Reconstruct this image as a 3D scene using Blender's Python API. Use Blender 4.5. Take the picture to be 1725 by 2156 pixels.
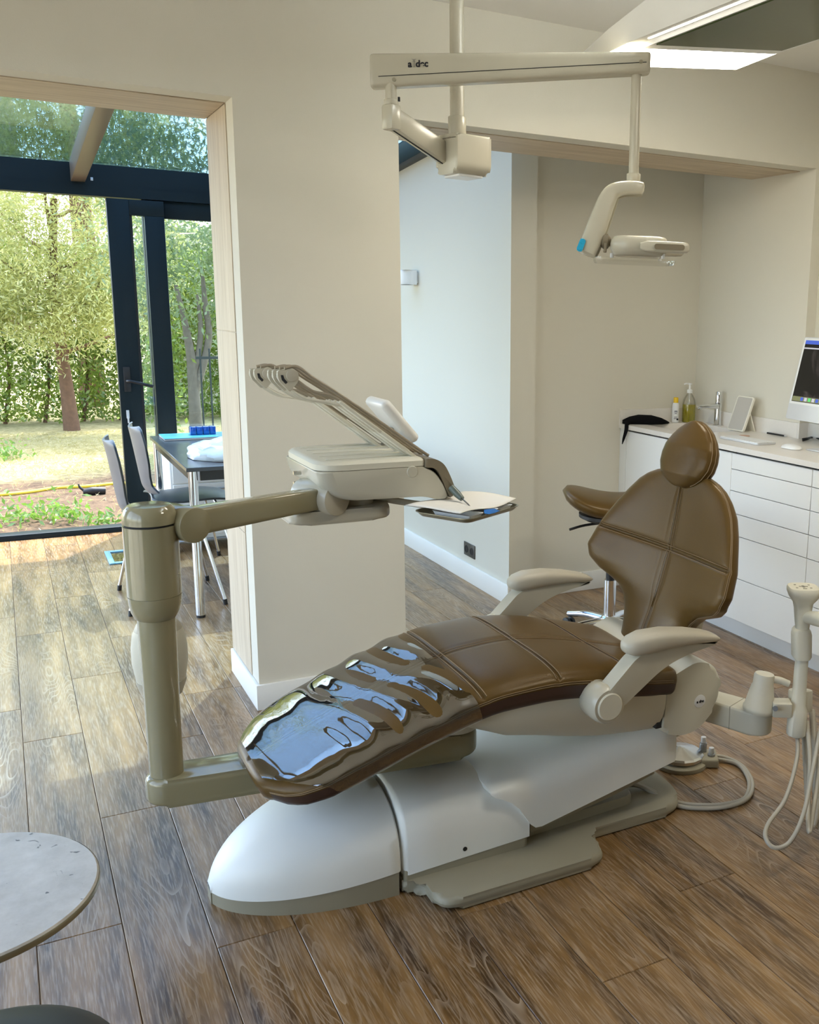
import bpy, bmesh, math, random
import numpy as np
from mathutils import Vector, Matrix, noise

random.seed(7)
rng = np.random.default_rng(11)
for _o in list(bpy.data.objects):
    bpy.data.objects.remove(_o)
scene = bpy.context.scene
COL = scene.collection
PI = math.pi
V = Vector

# ------------------------------------------------------------------ camera
FPX, CXP, CYP = 2062.0, 1219.4, 1073.0          # focal length and principal point, photo pixels
YAW, PITCH, ROLL, CAMZ = 0.533357, 0.199367, 0.021245, 1.5
_f = V((math.sin(YAW) * math.cos(PITCH), math.cos(YAW) * math.cos(PITCH), -math.sin(PITCH)))
_r0 = V((math.cos(YAW), -math.sin(YAW), 0))
_u0 = _r0.cross(_f)
_r = _r0 * math.cos(ROLL) + _u0 * math.sin(ROLL)
_u = -_r0 * math.sin(ROLL) + _u0 * math.cos(ROLL)
CAM = V((0, 0, CAMZ))
cam_data = bpy.data.cameras.new('camera')
cam_data.sensor_fit = 'HORIZONTAL'
cam_data.sensor_width = 36.0
cam_data.lens = 36.0 * FPX / 1725.0
cam_data.shift_x = (862.5 - CXP) / 1725.0
cam_data.shift_y = (CYP - 1078.0) / 1725.0
cam_data.clip_start, cam_data.clip_end = 0.05, 200
cam = bpy.data.objects.new('camera', cam_data)
COL.objects.link(cam)
_m = Matrix((( _r.x, _u.x, -_f.x, CAM.x), (_r.y, _u.y, -_f.y, CAM.y), (_r.z, _u.z, -_f.z, CAM.z), (0, 0, 0, 1)))
cam.matrix_world = _m
scene.camera = cam

# ------------------------------------------------------------------ light
SUN_EL, SUN_AZ = math.radians(68), math.radians(32)      # azimuth from +Y towards +X
world = bpy.data.worlds.new('world')
scene.world = world
world.use_nodes = True
_nt = world.node_tree
_nt.nodes.clear()
_sky = _nt.nodes.new('ShaderNodeTexSky')
_sky.sky_type = 'NISHITA'
_sky.sun_disc = False
_sky.sun_elevation = SUN_EL
_sky.sun_rotation = SUN_AZ
_sky.air_density, _sky.dust_density, _sky.ozone_density = 1.0, 1.5, 1.0
_bg = _nt.nodes.new('ShaderNodeBackground')
_bg.inputs['Strength'].default_value = 0.72
_out = _nt.nodes.new('ShaderNodeOutputWorld')
_hs = _nt.nodes.new('ShaderNodeHueSaturation'); _hs.inputs['Saturation'].default_value = 0.8
_nt.links.new(_sky.outputs[0], _hs.inputs['Color']); _nt.links.new(_hs.outputs[0], _bg.inputs['Color'])
_nt.links.new(_bg.outputs[0], _out.inputs['Surface'])
_sd = bpy.data.lights.new('sun', 'SUN')
_sd.energy = 4.2
_sd.angle = math.radians(0.6)
_sd.color = (1.0, 0.955, 0.89)
sun = bpy.data.objects.new('sun', _sd)
COL.objects.link(sun)
_sv = V((math.sin(SUN_AZ) * math.cos(SUN_EL), math.cos(SUN_AZ) * math.cos(SUN_EL), math.sin(SUN_EL)))
sun.rotation_euler = _sv.to_track_quat('Z', 'Y').to_euler()
sun.location = _sv * 20
scene.view_settings.view_transform = 'Standard'
scene.view_settings.look = 'None'
scene.view_settings.gamma = 1.0
scene.view_settings.use_curve_mapping = False
scene.view_settings.exposure = 1.02


# ------------------------------------------------------------------ photo pixel -> point helpers
def ray(x, y):
    return _f + _r * ((x - CXP) / FPX) - _u * ((y - CYP) / FPX)
def pz(x, y, z=0.0):
    d = ray(x, y); return CAM + d * ((z - CAMZ) / d.z)
def py_(x, y, Y):
    d = ray(x, y); return CAM + d * (Y / d.y)
def px_(x, y, X):
    d = ray(x, y); return CAM + d * (X / d.x)
def pd(x, y, depth):
    return CAM + ray(x, y) * depth


# ------------------------------------------------------------------ materials
MAT = {}
def nodes_of(m):
    return m.node_tree.nodes, m.node_tree.links
def mat(name, col, rough=0.5, metal=0.0, spec=0.5, coat=0.0, bump=0.0, bscale=60.0, var=0.0, vscale=3.0, trans=0.0, emit=None, estr=0.0):
    m = bpy.data.materials.new(name); m.use_nodes = True
    N, L = nodes_of(m)
    b = N['Principled BSDF']
    b.inputs['Base Color'].default_value = (*col, 1)
    b.inputs['Roughness'].default_value = rough
    b.inputs['Metallic'].default_value = metal
    b.inputs['Specular IOR Level'].default_value = spec
    b.inputs['Coat Weight'].default_value = coat
    b.inputs['Coat Roughness'].default_value = 0.08
    if trans: b.inputs['Transmission Weight'].default_value = trans
    if emit:
        b.inputs['Emission Color'].default_value = (*emit, 1)
        b.inputs['Emission Strength'].default_value = estr
    if bump or var:
        tc = N.new('ShaderNodeTexCoord')
    if var:
        n = N.new('ShaderNodeTexNoise'); n.inputs['Scale'].default_value = vscale; n.inputs['Detail'].default_value = 4
        L.new(tc.outputs['Object'], n.inputs['Vector'])
        mx = N.new('ShaderNodeMix'); mx.data_type = 'RGBA'
        mx.inputs[6].default_value = (*[c * (1 - var) for c in col], 1)
        mx.inputs[7].default_value = (*[min(1, c * (1 + var)) for c in col], 1)
        L.new(n.outputs['Fac'], mx.inputs[0]); L.new(mx.outputs[2], b.inputs['Base Color'])
    if bump:
        n2 = N.new('ShaderNodeTexNoise'); n2.inputs['Scale'].default_value = bscale; n2.inputs['Detail'].default_value = 3
        L.new(tc.outputs['Object'], n2.inputs['Vector'])
        bp = N.new('ShaderNodeBump'); bp.inputs['Strength'].default_value = bump; bp.inputs['Distance'].default_value = 0.002
        L.new(n2.outputs['Fac'], bp.inputs['Height']); L.new(bp.outputs[0], b.inputs['Normal'])
    MAT[name] = m
    return m

mat('wall_paint', (0.705, 0.67, 0.57), 0.75, bump=0.15, bscale=220, spec=0.3)
mat('white_paint', (0.84, 0.83, 0.78), 0.6, spec=0.35, bump=0.1, bscale=200)
mat('ceiling_paint', (0.82, 0.80, 0.75), 0.8, spec=0.2)
mat('cabinet_white', (0.86, 0.86, 0.83), 0.35, spec=0.4)
mat('worktop', (0.80, 0.76, 0.70), 0.35, spec=0.5, var=0.03, vscale=90)
mat('gap', (0.03, 0.03, 0.03), 0.9)
mat('cream', (0.50, 0.465, 0.365), 0.25, spec=0.5)
mat('arm_beige', (0.28, 0.25, 0.15), 0.12, spec=0.5, coat=0.2)
mat('cream_grain', (0.62, 0.59, 0.48), 0.42, spec=0.5, bump=0.12, bscale=700)
mat('cover_white', (0.86, 0.87, 0.82), 0.38, spec=0.45, bump=0.06, bscale=800)
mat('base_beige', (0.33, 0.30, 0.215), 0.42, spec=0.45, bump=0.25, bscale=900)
mat('armpad', (0.46, 0.42, 0.33), 0.4, spec=0.4)
mat('leather', (0.105, 0.060, 0.017), 0.28, spec=0.24, bump=0.16, bscale=420, var=0.10, vscale=5)
MAT['leather'].node_tree.nodes['Principled BSDF'].inputs['Specular Tint'].default_value = (1.0, 0.87, 0.70, 1)
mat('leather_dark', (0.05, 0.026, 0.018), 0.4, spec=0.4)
mat('stitch', (0.24, 0.16, 0.08), 0.7)
mat('chrome', (0.80, 0.81, 0.82), 0.08, metal=1.0)
mat('satin_metal', (0.62, 0.62, 0.60), 0.25, metal=1.0)
mat('grey_metal', (0.36, 0.37, 0.38), 0.35, metal=1.0)
mat('black', (0.012, 0.012, 0.013), 0.45)
mat('black_cloth', (0.006, 0.006, 0.007), 0.95, spec=0.1)
mat('dark_frame', (0.006, 0.014, 0.018), 0.4, spec=0.25)
mat('rafter', (0.20, 0.15, 0.10), 0.4, spec=0.5)  # brown stands in for the floor reflected on the rafter undersides
mat('hose', (0.42, 0.39, 0.32), 0.45)
mat('hose_brown', (0.30, 0.25, 0.18), 0.4)
mat('tool_grip', (0.19, 0.155, 0.10), 0.45)
mat('tool_green', (0.10, 0.13, 0.11), 0.35)
mat('blue_button', (0.02, 0.38, 0.62), 0.3)
mat('white_plastic', (0.82, 0.82, 0.80), 0.3)
mat('paper', (0.85, 0.83, 0.78), 0.85, spec=0.1)
mat('tray_metal', (0.33, 0.31, 0.22), 0.3, metal=0.6)
mat('blue_cloth', (0.01, 0.16, 0.55), 0.7)
mat('yellow', (0.85, 0.55, 0.01), 0.35)
mat('chair_shell', (0.17, 0.17, 0.175), 0.45, var=0.15, vscale=9)
mat('chair_dark', (0.035, 0.05, 0.06), 0.35)
mat('table_top', (0.035, 0.04, 0.05), 0.25, spec=0.6)
mat('hose_yellow', (0.62, 0.45, 0.03), 0.5)
mat('ink', (0.006, 0.006, 0.012), 0.6)
mat('ink_soft', (0.30, 0.28, 0.23), 0.6)
mat('bark', (0.12, 0.065, 0.035), 0.9, bump=0.8, bscale=30, var=0.4, vscale=20)
mat('bark_grey', (0.16, 0.13, 0.095), 0.9, bump=0.6, bscale=30, var=0.3, vscale=20)
mat('garden_wall', (0.55, 0.49, 0.37), 0.9, var=0.12, vscale=2)
mat('iron', (0.03, 0.04, 0.035), 0.6)
mat('silver', (0.66, 0.67, 0.68), 0.35, metal=0.25)
mat('outlet_grey', (0.085, 0.08, 0.07), 0.35, metal=0.3)
mat('mirror', (0.60, 0.58, 0.54), 0.3, metal=0.3)
mat('mirror_frame', (0.80, 0.77, 0.66), 0.4)
mat('magazine', (0.10, 0.42, 0.62), 0.3, var=0.7, vscale=14)
mat('blue_glass', (0.0, 0.09, 0.42), 0.1, coat=0.6)
mat('label_white', (0.86, 0.86, 0.84), 0.5)
mat('lime', (0.62, 0.55, 0.03), 0.05, trans=0.75)
mat('led_panel', (0.9, 0.9, 0.85), 0.5, emit=(1.0, 0.93, 0.79), estr=15.0)
mat('led_uplight', (0.9, 0.9, 0.9), 0.5, emit=(0.88, 0.95, 1.0), estr=9.0)
mat('screen_dark', (0.05, 0.072, 0.024), 0.12, spec=0.12)  # green tint stands in for trees reflected in the ceiling screen
mat('led_strip', (0.9, 0.9, 0.85), 0.5, emit=(1.0, 0.95, 0.85), estr=1.6)
mat('fill_cut_dark', (0.20, 0.17, 0.13), 0.8)  # dark tone chosen so the unseen end wall returns little fill light
mat('terracotta', (0.62, 0.40, 0.30), 0.6)

def thin_glass(name, tint, refl=0.10, rough=0.0):
    m = bpy.data.materials.new(name); m.use_nodes = True
    N, L = nodes_of(m); N.clear()
    t = N.new('ShaderNodeBsdfTransparent'); t.inputs[0].default_value = (*tint, 1)
    g = N.new('ShaderNodeBsdfGlossy'); g.inputs['Roughness'].default_value = rough
    lw = N.new('ShaderNodeLayerWeight'); lw.inputs['Blend'].default_value = 0.25
    mr = N.new('ShaderNodeMapRange'); mr.inputs['To Min'].default_value = refl * 0.5; mr.inputs['To Max'].default_value = min(1, refl * 5)
    mx = N.new('ShaderNodeMixShader'); o = N.new('ShaderNodeOutputMaterial')
    L.new(lw.outputs['Fresnel'], mr.inputs[0]); L.new(mr.outputs[0], mx.inputs[0])
    L.new(t.outputs[0], mx.inputs[1]); L.new(g.outputs[0], mx.inputs[2]); L.new(mx.outputs[0], o.inputs[0])
    MAT[name] = m
    return m
thin_glass('pane', (0.86, 0.93, 0.92), 0.10)
thin_glass('roof_pane', (0.56, 0.69, 0.77), 0.12)
thin_glass('clear', (0.97, 0.97, 0.96), 0.12)
# crinkled clear film
_m = thin_glass('film', (0.93, 0.93, 0.92), 0.55, 0.03)
N, L = nodes_of(_m)
_tc = N.new('ShaderNodeTexCoord'); _mp = N.new('ShaderNodeMapping'); _mp.inputs['Scale'].default_value = (9, 2.2, 9)
_no = N.new('ShaderNodeTexNoise'); _no.inputs['Scale'].default_value = 1.6; _no.inputs['Detail'].default_value = 1.5
_bp = N.new('ShaderNodeBump'); _bp.inputs['Strength'].default_value = 0.22; _bp.inputs['Distance'].default_value = 0.02
L.new(_tc.outputs['Object'], _mp.inputs[0]); L.new(_mp.outputs[0], _no.inputs['Vector']); L.new(_no.outputs['Fac'], _bp.inputs['Height'])
for n in N:
    if n.type in ('BSDF_GLOSSY', 'LAYER_WEIGHT'): L.new(_bp.outputs[0], n.inputs['Normal'])

def wood_floor():
    m = bpy.data.materials.new('oak_plank'); m.use_nodes = True
    N, L = nodes_of(m); b = N['Principled BSDF']
    tc = N.new('ShaderNodeTexCoord'); oi = N.new('ShaderNodeObjectInfo')
    off = N.new('ShaderNodeVectorMath'); off.operation = 'SCALE'; off.inputs[0].default_value = (37.0, 91.0, 13.0)
    L.new(oi.outputs['Random'], off.inputs['Scale'])
    ad = N.new('ShaderNodeVectorMath'); ad.operation = 'ADD'
    L.new(tc.outputs['Object'], ad.inputs[0]); L.new(off.outputs[0], ad.inputs[1])
    # broad tone
    m1 = N.new('ShaderNodeMapping'); m1.inputs['Scale'].default_value = (16, 1.6, 1); L.new(ad.outputs[0], m1.inputs[0])
    n1 = N.new('ShaderNodeTexNoise'); n1.inputs['Scale'].default_value = 1.0; n1.inputs['Detail'].default_value = 5; n1.inputs['Roughness'].default_value = 0.6
    L.new(m1.outputs[0], n1.inputs['Vector'])
    # cathedral rings: distance field of a stretched noise
    m2 = N.new('ShaderNodeMapping'); m2.inputs['Scale'].default_value = (5.5, 0.8, 1); L.new(ad.outputs[0], m2.inputs[0])
    n2 = N.new('ShaderNodeTexNoise'); n2.inputs['Scale'].default_value = 1.0; n2.inputs['Detail'].default_value = 1.5
    L.new(m2.outputs[0], n2.inputs['Vector'])
    mul = N.new('ShaderNodeMath'); mul.operation = 'MULTIPLY'; mul.inputs[1].default_value = 42.0; L.new(n2.outputs['Fac'], mul.inputs[0])
    fr = N.new('ShaderNodeMath'); fr.operation = 'FRACT'; L.new(mul.outputs[0], fr.inputs[0])
    cr = N.new('ShaderNodeValToRGB'); e = cr.color_ramp.elements
    e[0].position = 0.0; e[0].color = (1, 1, 1, 1); e[1].position = 0.30; e[1].color = (0, 0, 0, 1)
    L.new(fr.outputs[0], cr.inputs[0])
    # fine pores
    m3 = N.new('ShaderNodeMapping'); m3.inputs['Scale'].default_value = (230, 14, 1); L.new(ad.outputs[0], m3.inputs[0])
    n3 = N.new('ShaderNodeTexNoise'); n3.inputs['Scale'].default_value = 1.0; n3.inputs['Detail'].default_value = 3
    L.new(m3.outputs[0], n3.inputs['Vector'])
    pr = N.new('ShaderNodeValToRGB'); e = pr.color_ramp.elements
    e[0].position = 0.45; e[0].color = (0, 0, 0, 1); e[1].position = 0.68; e[1].color = (1, 1, 1, 1)
    L.new(n3.outputs['Fac'], pr.inputs[0])
    # patchy mask for the limed rings
    m4 = N.new('ShaderNodeMapping'); m4.inputs['Scale'].default_value = (4, 1.0, 1); m4.inputs['Location'].default_value = (9, 4, 0); L.new(ad.outputs[0], m4.inputs[0])
    n4 = N.new('ShaderNodeTexNoise'); n4.inputs['Scale'].default_value = 1.0; n4.inputs['Detail'].default_value = 2; L.new(m4.outputs[0], n4.inputs['Vector'])
    mk = N.new('ShaderNodeMapRange'); mk.inputs['From Min'].default_value = 0.48; mk.inputs['From Max'].default_value = 0.66; L.new(n4.outputs['Fac'], mk.inputs[0])
    base = N.new('ShaderNodeValToRGB'); e = base.color_ramp.elements
    e[0].position = 0.30; e[0].color = (0.058, 0.026, 0.006, 1); e[1].position = 0.75; e[1].color = (0.40, 0.23, 0.085, 1)
    x = e.new(0.5); x.color = (0.215, 0.116, 0.036, 1)
    # per plank tone shift
    ps = N.new('ShaderNodeMath'); ps.operation = 'MULTIPLY_ADD'; ps.inputs[1].default_value = 0.10; ps.inputs[2].default_value = -0.075
    L.new(oi.outputs['Random'], ps.inputs[0])
    sm = N.new('ShaderNodeMath'); L.new(n1.outputs['Fac'], sm.inputs[0]); L.new(ps.outputs[0], sm.inputs[1])
    L.new(sm.outputs[0], base.inputs[0])
    lm = N.new('ShaderNodeMath'); lm.operation = 'MULTIPLY'; L.new(cr.outputs[0], lm.inputs[0]); L.new(mk.outputs[0], lm.inputs[1])
    l2 = N.new('ShaderNodeMath'); l2.operation = 'MULTIPLY'; l2.inputs[1].default_value = 0.7; L.new(lm.outputs[0], l2.inputs[0])
    p2 = N.new('ShaderNodeMath'); p2.operation = 'MULTIPLY'; p2.inputs[1].default_value = 0.42; L.new(pr.outputs[0], p2.inputs[0])
    mx = N.new('ShaderNodeMath'); mx.operation = 'MAXIMUM'; L.new(l2.outputs[0], mx.inputs[0]); L.new(p2.outputs[0], mx.inputs[1])
    mix = N.new('ShaderNodeMix'); mix.data_type = 'RGBA'; mix.inputs[7].default_value = (0.52, 0.41, 0.30, 1)
    L.new(mx.outputs[0], mix.inputs[0]); L.new(base.outputs[0], mix.inputs[6])
    L.new(mix.outputs[2], b.inputs['Base Color'])
    b.inputs['Roughness'].default_value = 0.29
    b.inputs['Specular IOR Level'].default_value = 0.65
    bp = N.new('ShaderNodeBump'); bp.inputs['Strength'].default_value = 0.14; bp.inputs['Distance'].default_value = 0.002
    L.new(mx.outputs[0], bp.inputs['Height']); L.new(bp.outputs[0], b.inputs['Normal'])
    MAT['oak_plank'] = m
wood_floor()

def streak(name, c0, c1, scale, rough=0.55):
    m = bpy.data.materials.new(name); m.use_nodes = True
    N, L = nodes_of(m); b = N['Principled BSDF']
    tc = N.new('ShaderNodeTexCoord'); mp = N.new('ShaderNodeMapping'); mp.inputs['Scale'].default_value = scale
    n = N.new('ShaderNodeTexNoise'); n.inputs['Scale'].default_value = 1; n.inputs['Detail'].default_value = 6; n.inputs['Roughness'].default_value = 0.65
    cr = N.new('ShaderNodeValToRGB'); e = cr.color_ramp.elements
    e[0].position = 0.3; e[0].color = (*c0, 1); e[1].position = 0.7; e[1].color = (*c1, 1)
    L.new(tc.outputs['Object'], mp.inputs[0]); L.new(mp.outputs[0], n.inputs['Vector']); L.new(n.outputs['Fac'], cr.inputs[0]); L.new(cr.outputs[0], b.inputs['Base Color'])
    b.inputs['Roughness'].default_value = rough
    MAT[name] = m
streak('panel_v', (0.52, 0.42, 0.30), (0.70, 0.60, 0.46), (60, 60, 3))
streak('panel_h', (0.46, 0.36, 0.25), (0.66, 0.55, 0.41), (3, 50, 60))

def marble():
    m = bpy.data.materials.new('marble'); m.use_nodes = True
    N, L = nodes_of(m); b = N['Principled BSDF']
    tc = N.new('ShaderNodeTexCoord')
    n = N.new('ShaderNodeTexNoise'); n.inputs['Scale'].default_value = 9; n.inputs['Detail'].default_value = 8; n.inputs['Roughness'].default_value = 0.7
    L.new(tc.outputs['Object'], n.inputs['Vector'])
    cr = N.new('ShaderNodeValToRGB'); e = cr.color_ramp.elements
    e[0].position = 0.3; e[0].color = (0.44, 0.42, 0.38, 1); e[1].position = 0.7; e[1].color = (0.66, 0.64, 0.60, 1)
    L.new(n.outputs['Fac'], cr.inputs[0])
    n2 = N.new('ShaderNodeTexNoise'); n2.inputs['Scale'].default_value = 22; n2.inputs['Detail'].default_value = 3; n2.inputs['Distortion'].default_value = 1.2
    L.new(tc.outputs['Object'], n2.inputs['Vector'])
    s = N.new('ShaderNodeValToRGB'); e = s.color_ramp.elements
    e[0].position = 0.66; e[0].color = (0, 0, 0, 1); e[1].position = 0.70; e[1].color = (1, 1, 1, 1)
    L.new(n2.outputs['Fac'], s.inputs[0])
    mx = N.new('ShaderNodeMix'); mx.data_type = 'RGBA'; mx.inputs[7].default_value = (0.12, 0.115, 0.10, 1)
    L.new(s.outputs[0], mx.inputs[0]); L.new(cr.outputs[0], mx.inputs[6]); L.new(mx.outputs[2], b.inputs['Base Color'])
    b.inputs['Roughness'].default_value = 0.3
    MAT['marble'] = m
marble()

def leaf_mat(name, c0, c1, scale=1.2):
    m = bpy.data.materials.new(name); m.use_nodes = True
    N, L = nodes_of(m); N.clear()
    tc = N.new('ShaderNodeTexCoord'); n = N.new('ShaderNodeTexNoise'); n.inputs['Scale'].default_value = scale; n.inputs['Detail'].default_value = 6; n.inputs['Roughness'].default_value = 0.75
    cr = N.new('ShaderNodeValToRGB'); e = cr.color_ramp.elements
    e[0].position = 0.3; e[0].color = (*c0, 1); e[1].position = 0.7; e[1].color = (*c1, 1)
    L.new(tc.outputs['Object'], n.inputs['Vector']); L.new(n.outputs['Fac'], cr.inputs[0])
    d = N.new('ShaderNodeBsdfDiffuse'); t = N.new('ShaderNodeBsdfTranslucent'); mx = N.new('ShaderNodeMixShader'); mx.inputs[0].default_value = 0.5
    g = N.new('ShaderNodeBsdfGlossy'); g.inputs['Roughness'].default_value = 0.35; m2 = N.new('ShaderNodeMixShader'); m2.inputs[0].default_value = 0.06
    o = N.new('ShaderNodeOutputMaterial')
    L.new(cr.outputs[0], d.inputs[0]); L.new(cr.outputs[0], t.inputs[0])
    L.new(d.outputs[0], mx.inputs[1]); L.new(t.outputs[0], mx.inputs[2]); L.new(mx.outputs[0], m2.inputs[1]); L.new(g.outputs[0], m2.inputs[2]); L.new(m2.outputs[0], o.inputs[0])
    MAT[name] = m
leaf_mat('leaf_olive', (0.20, 0.23, 0.035), (0.80, 0.80, 0.36))
leaf_mat('leaf_hedge', (0.06, 0.13, 0.015), (0.38, 0.47, 0.08))
leaf_mat('leaf_shrub', (0.09, 0.15, 0.05), (0.30, 0.37, 0.16))
leaf_mat('leaf_weed', (0.09, 0.22, 0.03), (0.22, 0.36, 0.05))
leaf_mat('blade', (0.34, 0.29, 0.09), (0.64, 0.56, 0.26), 0.9)

def ground_mat():
    m = bpy.data.materials.new('garden_soil'); m.use_nodes = True
    N, L = nodes_of(m); b = N['Principled BSDF']
    tc = N.new('ShaderNodeTexCoord')
    n = N.new('ShaderNodeTexNoise'); n.inputs['Scale'].default_value = 14; n.inputs['Detail'].default_value = 8; n.inputs['Roughness'].default_value = 0.75
    L.new(tc.outputs['Object'], n.inputs['Vector'])
    g = N.new('ShaderNodeValToRGB'); e = g.color_ramp.elements
    e[0].position = 0.35; e[0].color = (0.30, 0.25, 0.09, 1); e[1].position = 0.65; e[1].color = (0.66, 0.57, 0.29, 1)
    s = N.new('ShaderNodeValToRGB'); e = s.color_ramp.elements
    e[0].position = 0.35; e[0].color = (0.07, 0.038, 0.018, 1); e[1].position = 0.68; e[1].color = (0.25, 0.165, 0.085, 1)
    L.new(n.outputs['Fac'], g.inputs[0]); L.new(n.outputs['Fac'], s.inputs[0])
    sp = N.new('ShaderNodeSeparateXYZ'); L.new(tc.outputs['Object'], sp.inputs[0])
    n2 = N.new('ShaderNodeTexNoise'); n2.inputs['Scale'].default_value = 1.5; n2.inputs['Detail'].default_value = 4; L.new(tc.outputs['Object'], n2.inputs['Vector'])
    ad = N.new('ShaderNodeMath'); ad.operation = 'MULTIPLY_ADD'; ad.inputs[1].default_value = 1.6; L.new(n2.outputs['Fac'], ad.inputs[0]); L.new(sp.outputs['Y'], ad.inputs[2])
    mr = N.new('ShaderNodeMapRange'); mr.inputs['From Min'].default_value = 10.6; mr.inputs['From Max'].default_value = 11.3; L.new(ad.outputs[0], mr.inputs[0])
    mx = N.new('ShaderNodeMix'); mx.data_type = 'RGBA'; L.new(mr.outputs[0], mx.inputs[0]); L.new(s.outputs[0], mx.inputs[6]); L.new(g.outputs[0], mx.inputs[7])
    L.new(mx.outputs[2], b.inputs['Base Color']); b.inputs['Roughness'].default_value = 0.95
    bp = N.new('ShaderNodeBump'); bp.inputs['Strength'].default_value = 0.8; bp.inputs['Distance'].default_value = 0.05
    L.new(n.outputs['Fac'], bp.inputs['Height']); L.new(bp.outputs[0], b.inputs['Normal'])
    MAT['garden_soil'] = m
ground_mat()

def xray_mat():
    m = bpy.data.materials.new('xray_screen'); m.use_nodes = True
    N, L = nodes_of(m); b = N['Principled BSDF']
    tc = N.new('ShaderNodeTexCoord'); n = N.new('ShaderNodeTexNoise'); n.inputs['Scale'].default_value = 7; n.inputs['Detail'].default_value = 4; n.inputs['Distortion'].default_value = 1.0
    L.new(tc.outputs['Object'], n.inputs['Vector'])
    cr = N.new('ShaderNodeValToRGB'); e = cr.color_ramp.elements
    e[0].position = 0.5; e[0].color = (0.004, 0.004, 0.004, 1); e[1].position = 0.75; e[1].color = (0.10, 0.08, 0.075, 1)
    L.new(n.outputs['Fac'], cr.inputs[0])
    b.inputs['Base Color'].default_value = (0.004, 0.004, 0.004, 1); b.inputs['Roughness'].default_value = 0.12
    L.new(cr.outputs[0], b.inputs['Emission Color']); b.inputs['Emission Strength'].default_value = 0.8
    MAT['xray_screen'] = m
xray_mat()
for nm, c in (('led_blue', (0.05, 0.10, 0.45)), ('led_green', (0.10, 0.55, 0.15)), ('led_grey', (0.45, 0.45, 0.48)), ('led_olive', (0.16, 0.17, 0.08))):
    mat(nm, (0.01, 0.01, 0.01), 0.2, emit=c, estr=0.7)


# ------------------------------------------------------------------ mesh helpers
ELOC = {}
def link(o, parent=None):
    COL.objects.link(o)
    if parent is not None:
        o.parent = parent
        if parent.name in ELOC:
            o.matrix_parent_inverse = Matrix.Translation(-ELOC[parent.name])
    return o
def tag(o, label=None, cat=None, group=None, kind=None):
    if label: o['label'] = label
    if cat: o['category'] = cat
    if group: o['group'] = group
    if kind: o['kind'] = kind
    return o
def thing(name, label, cat, loc=(0, 0, 0), group=None):
    o = bpy.data.objects.new(name, None); o.empty_display_size = 0.05
    COL.objects.link(o); o.location = loc
    if V(loc).length > 0: ELOC[o.name] = V(loc)
    tag(o, label, cat, group)
    return o
def finish(name, me, material, parent=None, smooth=True, angle=38):
    me.materials.append(MAT[material] if isinstance(material, str) else material)
    if smooth:
        me.polygons.foreach_set('use_smooth', [True] * len(me.polygons))
        me.set_sharp_from_angle(angle=math.radians(angle))
    me.update()
    return link(bpy.data.objects.new(name, me), parent)
def from_bm(name, bm, material, parent=None, smooth=True, angle=38):
    bmesh.ops.recalc_face_normals(bm, faces=bm.faces)
    me = bpy.data.meshes.new(name); bm.to_mesh(me); bm.free()
    return finish(name, me, material, parent, smooth, angle)
def from_data(name, verts, faces, material, parent=None, smooth=True, angle=38, fix=True):
    me = bpy.data.meshes.new(name); me.from_pydata([tuple(v) for v in verts], [], faces)
    if fix:
        bm = bmesh.new(); bm.from_mesh(me); bmesh.ops.recalc_face_normals(bm, faces=bm.faces); bm.to_mesh(me); bm.free()
    return finish(name, me, material, parent, smooth, angle)

def bm_box(bm, c, ax, h, bevel=0.0, seg=2):
    """oriented box: centre, three axes, half sizes"""
    c = V(c); ax = [V(a).normalized() for a in ax]
    vs = [bm.verts.new(c + ax[0] * (h[0] * i) + ax[1] * (h[1] * j) + ax[2] * (h[2] * k)) for i in (-1, 1) for j in (-1, 1) for k in (-1, 1)]
    fs = [bm.faces.new([vs[i] for i in q]) for q in ((0, 1, 3, 2), (4, 6, 7, 5), (0, 4, 5, 1), (2, 3, 7, 6), (0, 2, 6, 4), (1, 5, 7, 3))]
    if bevel > 0:
        es = {e for f in fs for e in f.edges}
        bmesh.ops.bevel(bm, geom=list(es), offset=bevel, segments=seg, profile=0.5, affect='EDGES')
AX = ((1, 0, 0), (0, 1, 0), (0, 0, 1))
def box(name, x0, x1, y0, y1, z0, z1, m, parent=None, bevel=0.0, seg=2):
    bm = bmesh.new()
    bm_box(bm, ((x0 + x1) / 2, (y0 + y1) / 2, (z0 + z1) / 2), AX, ((x1 - x0) / 2, (y1 - y0) / 2, (z1 - z0) / 2), bevel, seg)
    return from_bm(name, bm, m, parent)
def boxes(name, lst, m, parent=None, bevel=0.0):
    bm = bmesh.new()
    for (x0, x1, y0, y1, z0, z1) in lst:
        bm_box(bm, ((x0 + x1) / 2, (y0 + y1) / 2, (z0 + z1) / 2), AX, ((x1 - x0) / 2, (y1 - y0) / 2, (z1 - z0) / 2), bevel)
    return from_bm(name, bm, m, parent)
def obox(name, c, ax, h, m, parent=None, bevel=0.0, seg=2):
    bm = bmesh.new(); bm_box(bm, c, ax, h, bevel, seg)
    return from_bm(name, bm, m, parent)
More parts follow.
